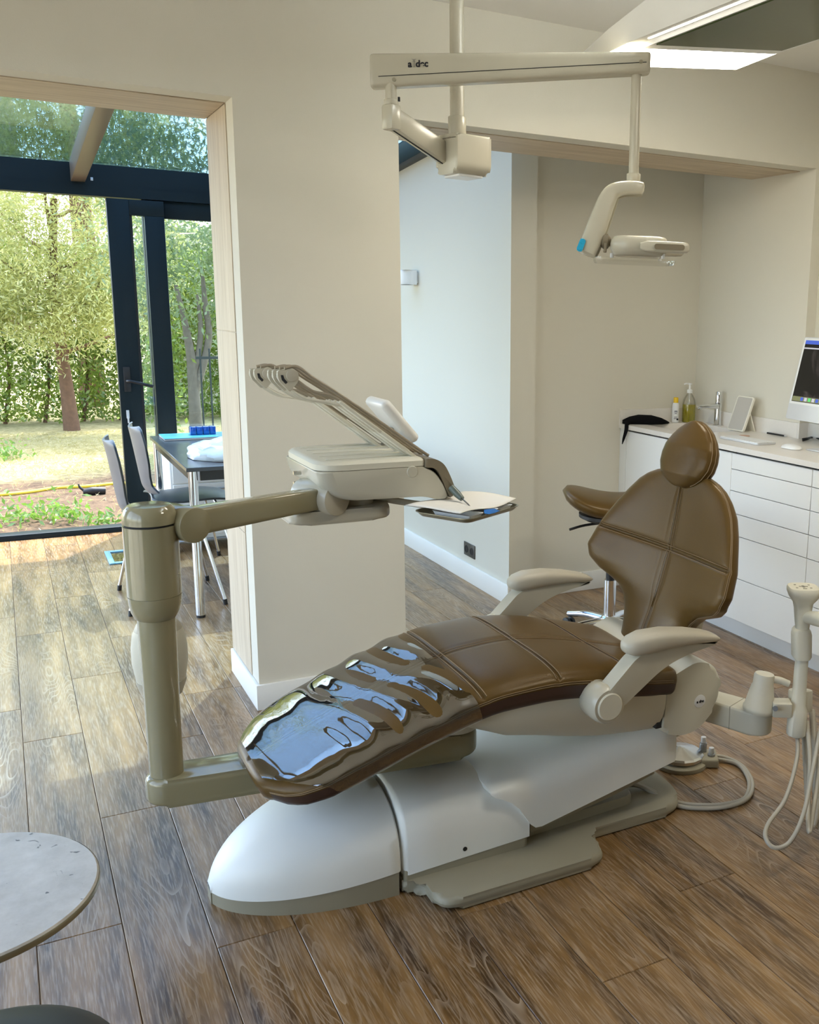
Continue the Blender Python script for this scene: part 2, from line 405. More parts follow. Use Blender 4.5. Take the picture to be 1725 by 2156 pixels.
def prism(name, poly, origin, e1, e2, n, d0, d1, m, parent=None, bevel=0.0, seg=3, angle=38):
    """2-D polygon in the plane (e1, e2), extruded along n from d0 to d1"""
    origin, e1, e2, n = V(origin), V(e1).normalized(), V(e2).normalized(), V(n).normalized()
    bm = bmesh.new()
    a = [bm.verts.new(origin + e1 * p[0] + e2 * p[1] + n * d0) for p in poly]
    b = [bm.verts.new(origin + e1 * p[0] + e2 * p[1] + n * d1) for p in poly]
    f0 = bm.faces.new(a[::-1]); f1 = bm.faces.new(b)
    k = len(poly)
    for i in range(k):
        bm.faces.new((a[i], a[(i + 1) % k], b[(i + 1) % k], b[i]))
    if bevel > 0:
        es = list({e for f in (f0, f1) for e in f.edges})
        bmesh.ops.bevel(bm, geom=es, offset=bevel, segments=seg, profile=0.5, affect='EDGES')
    return from_bm(name, bm, m, parent, angle=angle)
def round_poly(pts, r, seg=5):
    """round the corners of a polygon; r one radius or one per corner"""
    out = []; k = len(pts)
    for i, p in enumerate(pts):
        rr = r[i] if isinstance(r, (list, tuple)) else r
        p = V((p[0], p[1])); a = V(pts[i - 1][:2]) - p; b = V(pts[(i + 1) % k][:2]) - p
        if rr <= 0: out.append(tuple(p)); continue
        t = min(rr, a.length * 0.48, b.length * 0.48)
        p0, p1 = p + a.normalized() * t, p + b.normalized() * t
        for j in range(seg + 1):
            s = j / seg
            q = p0 * (1 - s) ** 2 + p * 2 * s * (1 - s) + p1 * s * s
            out.append((q.x, q.y))
    return out
def rrect(w, h, r, seg=5):
    return round_poly([(-w / 2, -h / 2), (w / 2, -h / 2), (w / 2, h / 2), (-w / 2, h / 2)], r, seg)
def frame_of(axis):
    a = V(axis).normalized()
    t = V((0, 0, 1)) if abs(a.z) < 0.9 else V((1, 0, 0))
    e1 = t.cross(a).normalized(); e2 = a.cross(e1).normalized()
    return a, e1, e2
def bm_lathe(bm, prof, origin, axis=(0, 0, 1), seg=32, cap=True):
    a, e1, e2 = frame_of(axis); origin = V(origin); rings = []
    for (r, z) in prof:
        rings.append([bm.verts.new(origin + a * z + (e1 * math.cos(2 * PI * i / seg) + e2 * math.sin(2 * PI * i / seg)) * max(r, 1e-5)) for i in range(seg)])
    for k in range(len(rings) - 1):
        for i in range(seg):
            bm.faces.new((rings[k][i], rings[k][(i + 1) % seg], rings[k + 1][(i + 1) % seg], rings[k + 1][i]))
    if cap:
        bm.faces.new(rings[0][::-1]); bm.faces.new(rings[-1])
def lathe(name, prof, origin, m, parent=None, axis=(0, 0, 1), seg=32, cap=True, angle=38):
    bm = bmesh.new(); bm_lathe(bm, prof, origin, axis, seg, cap)
    return from_bm(name, bm, m, parent, angle=angle)
def cyl(name, p0, p1, r, m, parent=None, r2=None, bevel=0.0, seg=28):
    p0, p1 = V(p0), V(p1); Lh = (p1 - p0).length; r2 = r if r2 is None else r2
    if bevel > 0:
        b = bevel; prof = [(r - b, 0), (r - b * 0.3, b * 0.3), (r, b), (r2, Lh - b), (r2 - b * 0.3, Lh - b * 0.3), (r2 - b, Lh)]
    else: prof = [(r, 0), (r2, Lh)]
    return lathe(name, prof, p0, m, parent, p1 - p0, seg)
def catmull(pts, n=8, closed=False):
    P = [V(p) for p in pts]; out = []
    k = len(P)
    for i in range(k - 1 if not closed else k):
        p0 = P[i - 1] if (i > 0 or closed) else P[0] * 2 - P[1]
        p1, p2 = P[i], P[(i + 1) % k]
        p3 = P[(i + 2) % k] if (i + 2 < k or closed) else P[-1] * 2 - P[-2]
        for j in range(n):
            t = j / n
            out.append(0.5 * (2 * p1 + (p2 - p0) * t + (2 * p0 - 5 * p1 + 4 * p2 - p3) * t * t + (3 * p1 - p0 - 3 * p2 + p3) * t ** 3))
    if not closed: out.append(P[-1])
    return out
def bm_tube(bm, pts, r, seg=10, cap=True, sx=1.0):
    P = [V(p) for p in pts]; k = len(P)
    R = r if isinstance(r, (list, tuple)) else [r] * k
    if len(R) != k:
        R = [float(np.interp(i / (k - 1), np.linspace(0, 1, len(R)), R)) for i in range(k)]
    t = (P[1] - P[0]).normalized(); _, e1, e2 = frame_of(t); rings = []
    for i in range(k):
        tn = (P[min(i + 1, k - 1)] - P[max(i - 1, 0)]).normalized()
        q = t.rotation_difference(tn); e1 = q @ e1; e2 = q @ e2; t = tn
        rings.append([bm.verts.new(P[i] + (e1 * math.cos(2 * PI * j / seg) * sx + e2 * math.sin(2 * PI * j / seg)) * R[i]) for j in range(seg)])
    for i in range(k - 1):
        for j in range(seg):
            bm.faces.new((rings[i][j], rings[i][(j + 1) % seg], rings[i + 1][(j + 1) % seg], rings[i + 1][j]))
    if cap:
        bm.faces.new(rings[0][::-1]); bm.faces.new(rings[-1])
def tube(name, pts, r, m, parent=None, seg=10, smooth=8, cap=True):
    bm = bmesh.new(); bm_tube(bm, catmull(pts, smooth) if smooth else pts, r, seg, cap)
    return from_bm(name, bm, m, parent, angle=60)
def loft(name, rings, m, parent=None, cap0=True, cap1=True, closed=True, angle=45):
    verts = []; faces = []; k = len(rings[0])
    for rg in rings: verts += [tuple(p) for p in rg]
    for i in range(len(rings) - 1):
        for j in range(k if closed else k - 1):
            a = i * k + j; b = i * k + (j + 1) % k
            faces.append((a, b, b + k, a + k))
    if cap0: faces.append(tuple(range(k))[::-1])
    if cap1: faces.append(tuple(range((len(rings) - 1) * k, len(rings) * k)))
    return from_data(name, verts, faces, m, parent, angle=angle)
def se(c, n):
    return math.copysign(abs(c) ** (2.0 / n), c)
def text_mesh(name, s, size, origin, e1, e2, m, parent=None, align='LEFT', bold=0.0, depth=0.0004):
    cu = bpy.data.curves.new(name, 'FONT'); cu.body = s; cu.size = size; cu.align_x = align; cu.offset = bold; cu.extrude = depth
    ob = bpy.data.objects.new(name + '_tmp', cu); COL.objects.link(ob)
    dg = bpy.context.evaluated_depsgraph_get()
    me = bpy.data.meshes.new_from_object(ob.evaluated_get(dg)); bpy.data.objects.remove(ob); bpy.data.curves.remove(cu)
    e1, e2 = V(e1).normalized(), V(e2).normalized(); e3 = e1.cross(e2); origin = V(origin)
    for v in me.vertices:
        p = v.co.copy(); v.co = origin + e1 * p.x + e2 * p.y + e3 * (p.z + 0.0006)
    return finish(name, me, m, parent, smooth=False)
def interp(x, xs, ys):
    return float(np.interp(x, xs, ys))
def struct(o, label=None):
    o['kind'] = 'structure'
    if label: o['label'] = label
    return o

# ================================================================== THE SETTING
W, W2, XL, XP, ZL, CEIL, XR, YB, XF = 3.60, 4.06, 0.744, 1.326, 2.18, 2.595, 3.378, 4.46, 2.18
GY = 7.07                                             # outer glazing of the conservatory
def roof_z(y): return 2.33 + 0.075 * (GY - y)

# floor: dark bed with single planks
floor = struct(box('floor', -1.9, 3.7, -0.6, GY + 0.05, -0.10, -0.006, 'gap'), 'wide brushed oak planks with grey brown grain across the room')
S0, SP, PL = -0.038, 0.185, 1.26
joint = {-1: 2.75, 0: 2.42, 1: 2.998, 2: 2.21, 3: 2.62, 4: 1.35, 5: 2.05, 6: 1.665, 7: 2.36, 8: 1.872, 9: 1.42, 10: 2.309, 11: 1.75, 12: 2.5}
for k in range(-10, 19):
    x0 = S0 + SP * k; x1 = x0 + SP
    if x1 > 3.46: continue
    j0 = joint.get(k, 1.3 + ((k * 0.731) % 1.0) * PL)
    y = j0 - PL * 3
    while y < GY:
        a, b = max(y, -0.55), min(y + PL, GY - 0.03)
        y += PL
        if b - a < 0.03: continue
        cx, cy = (x0 + x1) / 2, (a + b) / 2
        hx, hy, g, bv = SP / 2 - 0.0006, (b - a) / 2 - 0.0006, 0.0, 0.0016
        vs = [(-hx, -hy, -0.006), (hx, -hy, -0.006), (hx, hy, -0.006), (-hx, hy, -0.006), (-hx, -hy, -bv), (hx, -hy, -bv), (hx, hy, -bv), (-hx, hy, -bv),
              (-hx + bv, -hy + bv, 0), (hx - bv, -hy + bv, 0), (hx - bv, hy - bv, 0), (-hx + bv, hy - bv, 0)]
        fs = [(0, 1, 5, 4), (1, 2, 6, 5), (2, 3, 7, 6), (3, 0, 4, 7), (4, 5, 9, 8), (5, 6, 10, 9), (6, 7, 11, 10), (7, 4, 8, 11), (8, 9, 10, 11)]
        me = bpy.data.meshes.new('plank'); me.from_pydata(vs, [], fs); me.materials.append(MAT['oak_plank'])
        o = bpy.data.objects.new('plank', me); o.location = (cx, cy, 0); COL.objects.link(o); o.parent = floor

# main wall with the two openings
struct(boxes('wall_back', [(-1.9, -1.40, W, W2, 0, CEIL + 0.1), (-1.40, XL, W, W2, ZL, CEIL + 0.1), (XL, XP, W, W2, 0, CEIL + 0.1), (XP, XR, W, W2, ZL, CEIL + 0.1), (XR, 3.6, W, YB + 0.2, 0, CEIL + 0.1)], 'wall_paint'), 'warm white plastered wall with two wide openings')
struct(box('wall_right', 3.437, 3.6, -0.5, W, 0, CEIL + 0.1, 'wall_paint'), 'plain white wall behind the end of the counter')
struct(boxes('wall_left', [(-1.6, -1.45, -0.5, 0.25, 0, CEIL + 0.1), (-1.6, -1.45, 3.35, W, 0, CEIL + 0.1), (-1.6, -1.45, 0.25, 3.35, 2.50, CEIL + 0.1), (-1.6, -1.45, 0.25, 3.35, 0, 0.05)], 'wall_paint'), 'white side wall with a wide window')
struct(boxes('wall_alcove', [(XF + 0.14, 3.6, YB, YB + 0.2, 0, CEIL + 0.1), (XF + 0.06, XF + 0.14, YB - 0.07, YB + 0.15, 0, CEIL + 0.1)], 'wall_paint'), 'plain cream wall of the sink alcove')
prism('wall_far', [(YB - 0.07, 0), (GY + 0.05, 0), (GY + 0.05, roof_z(GY) - 0.05), (YB + 0.1, roof_z(YB) - 0.05), (YB + 0.1, CEIL), (YB - 0.07, CEIL)], (XF, 0, 0), (0, 1, 0), (0, 0, 1), (1, 0, 0), 0, 0.06, 'wall_paint')
struct(bpy.data.objects['wall_far'], 'bluish white wall with socket and wall lamp beyond the pillar')
struct(boxes('ceiling', [(-1.6, 3.6, -0.6, W, CEIL, CEIL + 0.1), (XF, 3.6, W2, YB + 0.2, CEIL, CEIL + 0.1)], 'ceiling_paint'), 'flat white ceiling')
struct(box('wall_front', -1.6, 3.6, -0.62, -0.5, 0, CEIL + 0.1, 'fill_cut_dark'), 'unseen end wall of the room, darkened to cut frontal fill light')
# big window in the left wall, outside the picture
lw = struct(boxes('window_3', [(-1.60, -1.45, 0.25, 0.32, 0.05, 2.50), (-1.60, -1.45, 3.28, 3.35, 0.05, 2.50), (-1.60, -1.45, 0.32, 3.28, 2.43, 2.50), (-1.60, -1.45, 0.32, 3.28, 0.05, 0.12), (-1.58, -1.50, 1.29, 1.33, 0.12, 2.43), (-1.58, -1.50, 2.28, 2.32, 0.12, 2.43)], 'dark_frame'), 'wide glazed garden window of the left wall')
for ya in (0.32, 1.33, 2.32):
    box('pane', -1.545, -1.541, ya, ya + 0.955, 0.12, 2.43, 'clear', lw)
struct(box('terrace', -14, -1.61, -8, 3.9, -0.25, -0.02, 'garden_wall'), 'pale terrace outside the left window')
# reveal and lintel cladding, piece by piece
clad = struct(box('trim_1', XL - 0.001, XL + 0.004, W2 - 0.35, W2, 0.10, ZL, 'panel_v'), 'pale oak look cladding on the pillar reveal'); 
for z0, z1 in ((0.102, 0.661), (0.664, 1.400), (1.403, ZL - 0.004)):
    box('panel', XL - 0.0035, XL - 0.0008, W2 - 0.351, W2 + 0.001, z0, z1, 'panel_v', clad, 0.0012, 1)
clad2 = struct(box('trim_2', -1.40, XL - 0.004, W2 - 0.35, W2, ZL - 0.001, ZL + 0.004, 'panel_h'), 'pale oak look cladding under the garden side lintel')
for x0, x1 in ((-1.40, -0.62), (-0.617, XL - 0.004)):
    box('panel', x0, x1, W2 - 0.351, W2 + 0.001, ZL - 0.0035, ZL - 0.0008, 'panel_h', clad2, 0.0012, 1)
clad3 = struct(box('trim_3', XP, XR, W2 - 0.35, W2, ZL - 0.001, ZL + 0.004, 'panel_h'), 'oak look cladding under the lintel of the alcove opening')
for x0, x1 in ((XP, 1.50), (1.503, 2.25), (2.253, 3.03), (3.033, XR)):
    box('panel', x0, x1, W2 - 0.351, W2 + 0.001, ZL - 0.0035, ZL - 0.0008, 'panel_h', clad3, 0.0012, 1)
# baseboards
struct(boxes('baseboard_pillar', [(XL - 0.013, XP + 0.013, W - 0.013, W, 0, 0.10), (XL - 0.013, XL, W, W2, 0, 0.10), (XP, XP + 0.013, W, W2, 0, 0.10)], 'white_paint', bevel=0.0025), 'white skirting round the pillar foot')
struct(boxes('baseboard_far', [(XF - 0.013, XF, YB - 0.083, GY, 0, 0.105), (XF - 0.0, XF + 0.14, YB - 0.083, YB - 0.07, 0, 0.105)], 'white_paint', bevel=0.0025), 'white skirting along the far wall')
struct(box('baseboard_alcove', XF + 0.14, 2.93, YB - 0.013, YB, 0, 0.105, 'white_paint', None, 0.0025), 'white skirting of the alcove wall')

# ------------------------------------------------------------------ conservatory glazing
win = struct(boxes('window_1', [(-2.2, XF, GY - 0.05, GY + 0.05, 2.144, 2.205), (-2.2, XF, GY - 0.035, GY + 0.05, 2.205, 2.335)], 'dark_frame'), 'dark aluminium glazed front of the conservatory')
boxes('threshold', [(-2.2, XF, GY - 0.05, GY + 0.06, -0.01, 0.035)], 'dark_frame', win, 0.004)
boxes('stile', [(0.868, 0.985, GY - 0.01, GY + 0.05, 0.035, 2.144)], 'dark_frame', win, 0.003)
boxes('stile', [(XF - 0.10, XF, GY - 0.03, GY + 0.05, 0.035, 2.144)], 'dark_frame', win, 0.003)
boxes('rail', [(0.985, XF - 0.10, GY - 0.01, GY + 0.05, 2.036, 2.144)], 'dark_frame', win, 0.003)
boxes('rail', [(0.985, XF - 0.10, GY - 0.01, GY + 0.05, 0.035, 0.15)], 'dark_frame', win, 0.003)
box('pane', 0.985, XF - 0.10, GY + 0.018, GY + 0.022, 0.15, 2.036, 'pane', win)
boxes('bolt', [(0.53, 0.545, GY - 0.040, GY - 0.03, 2.235, 2.255), (0.58, 0.595, GY - 0.040, GY - 0.03, 2.235, 2.255)], 'silver', win, 0.002)
door = struct(boxes('door_1', [(0.656, 0.785, GY - 0.075, GY - 0.012, 0.03, 2.135)], 'dark_frame', None, 0.003), 'dark aluminium sliding door with lever handle')
boxes('rail', [(0.785, 0.99, GY - 0.075, GY - 0.012, 2.04, 2.135), (0.785, 0.99, GY - 0.075, GY - 0.012, 0.03, 0.14)], 'dark_frame', door, 0.003)
boxes('stile', [(0.872, 0.99, GY - 0.075, GY - 0.012, 0.14, 2.04)], 'dark_frame', door, 0.003)
boxes('glazing_bead', [(0.785, 0.80, GY - 0.065, GY - 0.02, 0.14, 2.04)], 'black', door)
box('pane', 0.80, 0.872, GY - 0.046, GY - 0.042, 0.14, 2.04, 'pane', door)
hd = boxes('handle', [(0.685, 0.725, GY - 0.088, GY - 0.075, 0.93, 1.09)], 'black', door, 0.003)
tube('lever', [(0.705, GY - 0.08, 1.0), (0.705, GY - 0.125, 1.0), (0.73, GY - 0.14, 0.998), (0.85, GY - 0.14, 0.965)], 0.010, 'black', hd, 8, 4)
boxes('lock', [(0.686, 0.704, GY - 0.084, GY - 0.075, 0.755, 0.81), (0.69, 0.70, GY - 0.10, GY - 0.08, 0.725, 0.775)], 'silver', door, 0.003)

roof = struct(boxes('window_2', [(-2.2, XF, W2, W2 + 0.08, roof_z(W2) - 0.10, roof_z(W2) + 0.02)], 'dark_frame'), 'glass roof of the conservatory on rafters coloured with the brown floor reflection')
sl = V((0, GY - W2, roof_z(GY) - roof_z(W2))).normalized(); nr = V((0, -sl.z, sl.y))
RX = [-2.17, -1.35, -0.42, 0.51, 1.44, XF - 0.03]
for i, rx in enumerate(RX):
    mid = V((rx, (GY + W2) / 2, (roof_z(GY) + roof_z(W2)) / 2 - 0.05))
    obox('rafter', mid, ((1, 0, 0), sl, nr), (0.040, (GY - W2) / 2 / sl.y, 0.06), 'rafter' if 0 < i < 5 else 'dark_frame', roof, 0.004)
for i in range(5):
    xa, xb = RX[i] + 0.03, RX[i + 1] - 0.03
    mid = V(((xa + xb) / 2, (GY + W2) / 2 + 0.04, (roof_z(GY) + roof_z(W2)) / 2))
    obox('roof_pane', mid, ((1, 0, 0), sl, nr), ((xb - xa) / 2, (GY - W2) / 2 / sl.y + 0.06, 0.004), 'roof_pane', roof)

# ------------------------------------------------------------------ counter along the right wall
def front(name, y0, y1, z0, z1, parent, xf=2.882):
    return box(name, xf, xf + 0.018, y0 + 0.0015, y1 - 0.0015, z0 + 0.0015, z1 - 0.0015, 'cabinet_white', parent, 0.0012, 1)
def carcass(y0, y1, label, ztop=0.883):
    t = thing('base_cabinet', label, 'cabinet', (3.1, (y0 + y1) / 2, 0), 'white base cabinets under the counter')
    box('body', 2.902, 3.34, y0 + 0.002, y1 - 0.002, 0.092, ztop, 'gap', t)
    box('plinth', 2.938, 2.955, y0, y1, 0, 0.091, 'cabinet_white', t)
    return t
c1 = carcass(3.504, 4.395, 'white handleless sink cabinet with plain door beside the alcove wall', 0.775)
front('door', 3.79, 4.395, 0.095, 0.878, c1); front('door', 3.504, 3.79, 0.095, 0.878, c1)
box('filler', 2.882, 2.9, 4.397, YB - 0.001, 0.095, 0.905, 'cabinet_white', c1, 0.001, 1)
DZ = [0.878, 0.803, 0.702, 0.598, 0.496, 0.297, 0.095]
c2 = carcass(2.976, 3.504, 'white cabinet of six handleless drawers below the white mouse')
for a, b in zip(DZ[1:], DZ[:-1]): front('drawer', 2.976, 3.504, a, b, c2)
c3 = carcass(2.30, 2.976, 'white drawer cabinet nearest the camera, cut by the right frame edge')
for a, b in zip(DZ[1:], DZ[:-1]): front('drawer', 2.30, 2.976, a, b, c3)
SX0, SX1, SY0, SY1 = 2.985, 3.30, 3.95, 4.36
wt = tag(boxes('worktop', [(2.874, SX0, 2.25, YB - 0.001, 0.886, 0.91), (SX1, XR - 0.001, W, YB - 0.001, 0.886, 0.91), (SX0, SX1, 2.25, SY0, 0.886, 0.91), (SX0, SX1, SY1, YB - 0.001, 0.886, 0.91), (SX1, 3.436, 2.25, W - 0.001, 0.886, 0.91)], 'worktop'), 'pale continuous worktop running along the right wall', 'worktop')
bs = boxes('backsplash', [(2.874, XR - 0.0005, YB - 0.014, YB - 0.001, 0.910, 0.985), (XR - 0.014, XR - 0.001, W + 0.0005, YB - 0.0145, 0.910, 0.985), (XR - 0.014, 3.4225, W - 0.014, W - 0.0005, 0.91, 0.985), (3.423, 3.436, 2.25, W - 0.001, 0.91, 0.985)], 'worktop', wt)
_b = []
for z, i in ((0.909, 0.0), (0.86, 0.006), (0.80, 0.02), (0.785, 0.06)):
    _b.append([V((p[0] + (SX0 + SX1) / 2, p[1] + (SY0 + SY1) / 2, z)) for p in rrect(SX1 - SX0 - 2 * i, SY1 - SY0 - 2 * i, 0.05 + i * 0.2)])
loft('basin', _b, 'worktop', wt, cap0=False)

# ------------------------------------------------------------------ small fixed things on the walls
so = thing('socket', 'dark grey double wall socket above the skirting of the far wall', 'socket', (XF, 4.878, 0.184))
box('plate', XF - 0.006, XF, 4.806, 4.95, 0.146, 0.222, 'outlet_grey', so, 0.002)
for yy in (4.842, 4.914):
    lathe('receptacle', [(0.021, 0), (0.021, 0.003), (0.017, 0.003), (0.017, 0.0012)], (XF - 0.005, yy, 0.184), 'black', so, (-1, 0, 0), 24)
wl = thing('wall_lamp', 'small white half round lamp high on the bluish far wall', 'wall lamp', (XF, 5.66, 1.677))
box('back_plate', XF - 0.012, XF, 5.62, 5.70, 1.645, 1.71, 'white_plastic', wl, 0.002)
prism('shade', [(-0.001, -0.05)] + [(-0.085 * math.cos(a), 0.05 * math.sin(a)) for a in np.linspace(-PI / 2, PI / 2, 13)] + [(-0.001, 0.05)], (XF - 0.012, 5.66, 0), (1, 0, 0), (0, 1, 0), (0, 0, 1), 1.635, 1.72, 'white_plastic', wl, 0.003)

# ================================================================== DENTAL CHAIR
YC = 2.42                                             # middle line of the chair
chair = thing('dental_chair', 'reclined brown leather dental chair on a cream moulded base', 'dental chair', (1.2, YC, 0))

# ---- base: toe cover, middle cover, lift cover, skirt and floor plate
def arch_ring(x, hw, zb, zt, n=3.0, k=28, yc=YC, lean=0.0):
    out = []
    for i in range(k + 1):
        a = PI * i / k
        out.append(V((x + lean * (se(math.sin(a), n)), yc - hw * se(math.cos(a), n), zb + (zt - zb) * se(math.sin(a), n))))
    return out
TX0, TX1 = 0.352, 0.786
def toe_hw(x):
    u = max(0.0, (TX1 - x) / (TX1 - TX0)); return 0.212 * max(0.02, (1 - u ** 2.15)) ** 0.56
def toe_zb(x): return interp(x, [TX0, 0.5, TX1], [0.032, 0.043, 0.066])
def toe_zt(x):
    u = max(0.0, (TX1 - x) / (TX1 - TX0)); return toe_zb(x) + 0.012 + (0.244 - 0.078) * (1 - u ** 2.6) ** 0.62
xs = [TX0 + (TX1 - TX0) * (1 - math.cos(PI / 2 * i / 26)) for i in range(27)]
rings = [arch_ring(x, toe_hw(x), toe_zb(x), max(toe_zt(x), toe_zb(x) + 0.004), 2.7) for x in xs]
rings.append([YCp if False else V((p.x + 0.006, YC + (p.y - YC) * 0.975, p.z - 0.006 if p.z > 0.1 else p.z)) for YCp, p in zip(rings[-1], rings[-1])])
loft('toe_cover', rings, 'cover_white', chair, cap0=False, cap1=True, closed=True, angle=50)
sk = []
for x in xs:
    hw = toe_hw(x) - 0.002
    sk.append([V((x, YC - hw, 0.0)), V((x, YC - hw, toe_zb(x))), V((x, YC + hw, toe_zb(x))), V((x, YC + hw, 0.0))])
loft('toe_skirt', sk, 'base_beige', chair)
MX0, MX1 = 0.800, 1.165
rings = []
for x, d in ((MX0 - 0.002, 0.018), (MX0 + 0.003, 0.006), (MX0 + 0.012, 0.0), (0.9, 0.0), (1.0, 0.0), (1.1, 0.0), (MX1, 0.0)):
    zb = interp(x, [MX0, MX1], [0.050, 0.066])
    rings.append(arch_ring(x, 0.214 - d, zb, 0.250 - d - 0.03 * max(0, (x - 1.05)) / 0.1, 3.9))
loft('middle_cover', rings, 'cover_white', chair, angle=50)
cyl('screw', (0.97, YC - 0.2155, 0.082), (0.97, YC - 0.208, 0.082), 0.006, 'black', chair, seg=12)
# lift cover, slanting up towards the back
def lift_ring(x, d=0.0):
    zb = interp(x, [1.05, 1.10, 1.130, 1.165, 1.185, 1.66], [0.215, 0.19, 0.160, 0.105, 0.088, 0.186]) + d
    zt = interp(x, [1.05, 1.20, 1.40, 1.66], [0.240, 0.262, 0.292, 0.335]) - d
    return arch_ring(x, 0.222 - d, zb, zt, 4.6)
rings = [lift_ring(1.045, 0.006)] + [lift_ring(x) for x in (1.055, 1.08, 1.105, 1.13, 1.15, 1.165, 1.18, 1.2, 1.3, 1.4, 1.5, 1.6, 1.650)] + [lift_ring(1.660, 0.008)]
loft('lift_cover', rings, 'cover_white', chair, angle=50)
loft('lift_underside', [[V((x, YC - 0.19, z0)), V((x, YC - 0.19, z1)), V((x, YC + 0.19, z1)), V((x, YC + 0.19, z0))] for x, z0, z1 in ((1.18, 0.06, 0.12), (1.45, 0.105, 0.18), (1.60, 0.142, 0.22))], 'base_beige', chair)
pl = [(0.795, -0.215), (0.845, -0.225), (0.845, -0.35), (1.345, -0.35), (1.345, -0.215), (1.69, -0.215), (1.735, -0.10), (1.735, 0.10), (1.69, 0.215), (1.345, 0.215), (1.345, 0.35), (0.845, 0.35), (0.845, 0.225), (0.795, 0.215)]
prism('floor_plate', round_poly(pl, [0.01, 0.04, 0.06, 0.06, 0.035, 0.06, 0.09, 0.09, 0.06, 0.035, 0.06, 0.06, 0.04, 0.01], 6), (0, YC, 0), (1, 0, 0), (0, 1, 0), (0, 0, 1), 0.004, 0.036, 'base_beige', chair, 0.016, 4)
prism('plate_body', round_poly([(0.800, -0.212), (1.165, -0.212), (1.165, -0.17), (1.56, -0.145), (1.56, 0.145), (1.165, 0.17), (1.165, 0.212), (0.800, 0.212)], [0.01, 0.02, 0.01, 0.03, 0.03, 0.01, 0.02, 0.01]), (0, YC, 0), (1, 0, 0), (0, 1, 0), (0, 0, 1), 0.0, 0.066, 'base_beige', chair, 0.008)

# ---- seat upholstery
SPX = [0.470, 0.520, 0.684, 0.816, 0.988, 1.096, 1.208, 1.325, 1.448, 1.540, 1.590, 1.628]
SPZ = [0.362, 0.385, 0.452, 0.503, 0.556, 0.570, 0.572, 0.558, 0.532, 0.508, 0.495, 0.486]
_path = catmull([(x, YC, z) for x, z in zip(SPX, SPZ)], 10)
_cum = [0.0]
for a, b in zip(_path[:-1], _path[1:]): _cum.append(_cum[-1] + (b - a).length)
SLEN = _cum[-1]
def spos(s):
    s = min(max(s, 0.0), SLEN - 1e-6); i = int(np.searchsorted(_cum, s, 'right')) - 1; i = min(max(i, 0), len(_path) - 2)
    t = (s - _cum[i]) / (_cum[i + 1] - _cum[i]); return _path[i].lerp(_path[i + 1], t), (_path[i + 1] - _path[i]).normalized()
def s_of_x(x):
    return float(np.interp(x, [p.x for p in _path], _cum))
def seat_hw(s):
    return interp(s, [0, 0.02, 0.06, 0.12, 0.25, 0.45, 0.62, 0.78, 0.95, 1.10, 1.20, SLEN], [0.165, 0.205, 0.245, 0.270, 0.283, 0.292, 0.298, 0.302, 0.300, 0.285, 0.262, 0.255])
def seat_th(s):
    return interp(s, [0, 0.03, 0.10, 0.4, 0.7, 1.0, SLEN], [0.062, 0.078, 0.088, 0.095, 0.105, 0.105, 0.09])
SEAMS = [s_of_x(0.655), s_of_x(0.988), s_of_x(1.208), s_of_x(1.448)]
def seat_point(s, a, grow=0.0, groove=True):
    """a = ring angle, pi/2 is the top middle"""
    p, t = spos(s); nrm = V((-t.z, 0, t.x)); hw, th = seat_hw(s) + grow, seat_th(s) + 2 * grow
    n = 3.6
    y = -hw * se(math.cos(a), n); w = th / 2 * se(math.sin(a), n)
    top = math.sin(a) > 0.05
    if top:
        f = abs(y) / hw
        dish = interp(s, [0, 0.7, 1.0, SLEN], [0.000, 0.002, 0.016, 0.022])
        w += dish * (f * f - 0.45) * (1 if f < 0.93 else max(0, (1 - f) / 0.07))
        w += 0.004 * (1 - f * f)
        if groove:
            g = 0.0
            for q in SEAMS[1:]: g = max(g, math.exp(-((s - q) / 0.0065) ** 2))
            g = max(g, 0.8 * math.exp(-(y / 0.006) ** 2)) * (1 if f < 0.97 else 0.3)
            w -= 0.0065 * g
    return p + nrm * (w - (seat_th(s)) / 2) + V((0, y, 0))
def ring_angles(k=84):
    out = []
    for i in range(k): out.append(2 * PI * i / k)
    for c in (-0.02, -0.01, 0.01, 0.02): out.append(PI / 2 + c)
    return sorted(out)
RA = ring_angles()
ss = sorted(set([round(x, 4) for x in np.linspace(0.0, SLEN - 0.001, 84)] + [round(q + d, 4) for q in SEAMS[1:] for d in (-0.012, -0.008, -0.004, 0, 0.004, 0.008, 0.012)]))
rings = []
for f, dx in ((0.62, -0.020), (0.80, -0.017), (0.93, -0.009)):                # rounded toe end
    p0, t0 = spos(0); c = p0 - V((-t0.z, 0, t0.x)) * seat_th(0) / 2
    rings.append([c + (seat_point(0, a, groove=False) - c) * f + t0 * dx for a in RA])
rings += [[seat_point(s, a) for a in RA] for s in ss]
p1, t1 = spos(SLEN); c1_ = p1 - V((-t1.z, 0, t1.x)) * seat_th(SLEN) / 2
for f, dx in ((0.93, 0.010), (0.80, 0.018), (0.6, 0.022)):
    rings.append([c1_ + (seat_point(SLEN - 0.001, a, groove=False) - c1_) * f + t1 * dx for a in RA])
seat = loft('seat_cushion', rings, 'leather', chair, angle=70)
def seat_top(s, y, lift=0.0012):
    hw = seat_hw(s); f = min(0.999, abs(y) / hw)
    c = math.copysign(f ** (3.6 / 2), -y); return seat_point(s, math.acos(c), lift)
bm = bmesh.new()
for q in SEAMS[1:]:
    for d in (-0.0075, 0.0075):
        bm_tube(bm, [seat_top(q + d, y) for y in np.linspace(-0.96, 0.96, 40) * seat_hw(q)], 0.0013, 5)
for d in (-0.0065, 0.0065):
    bm_tube(bm, [seat_top(s, d) for s in np.linspace(0.02, SLEN - 0.03, 90)], 0.0012, 5)
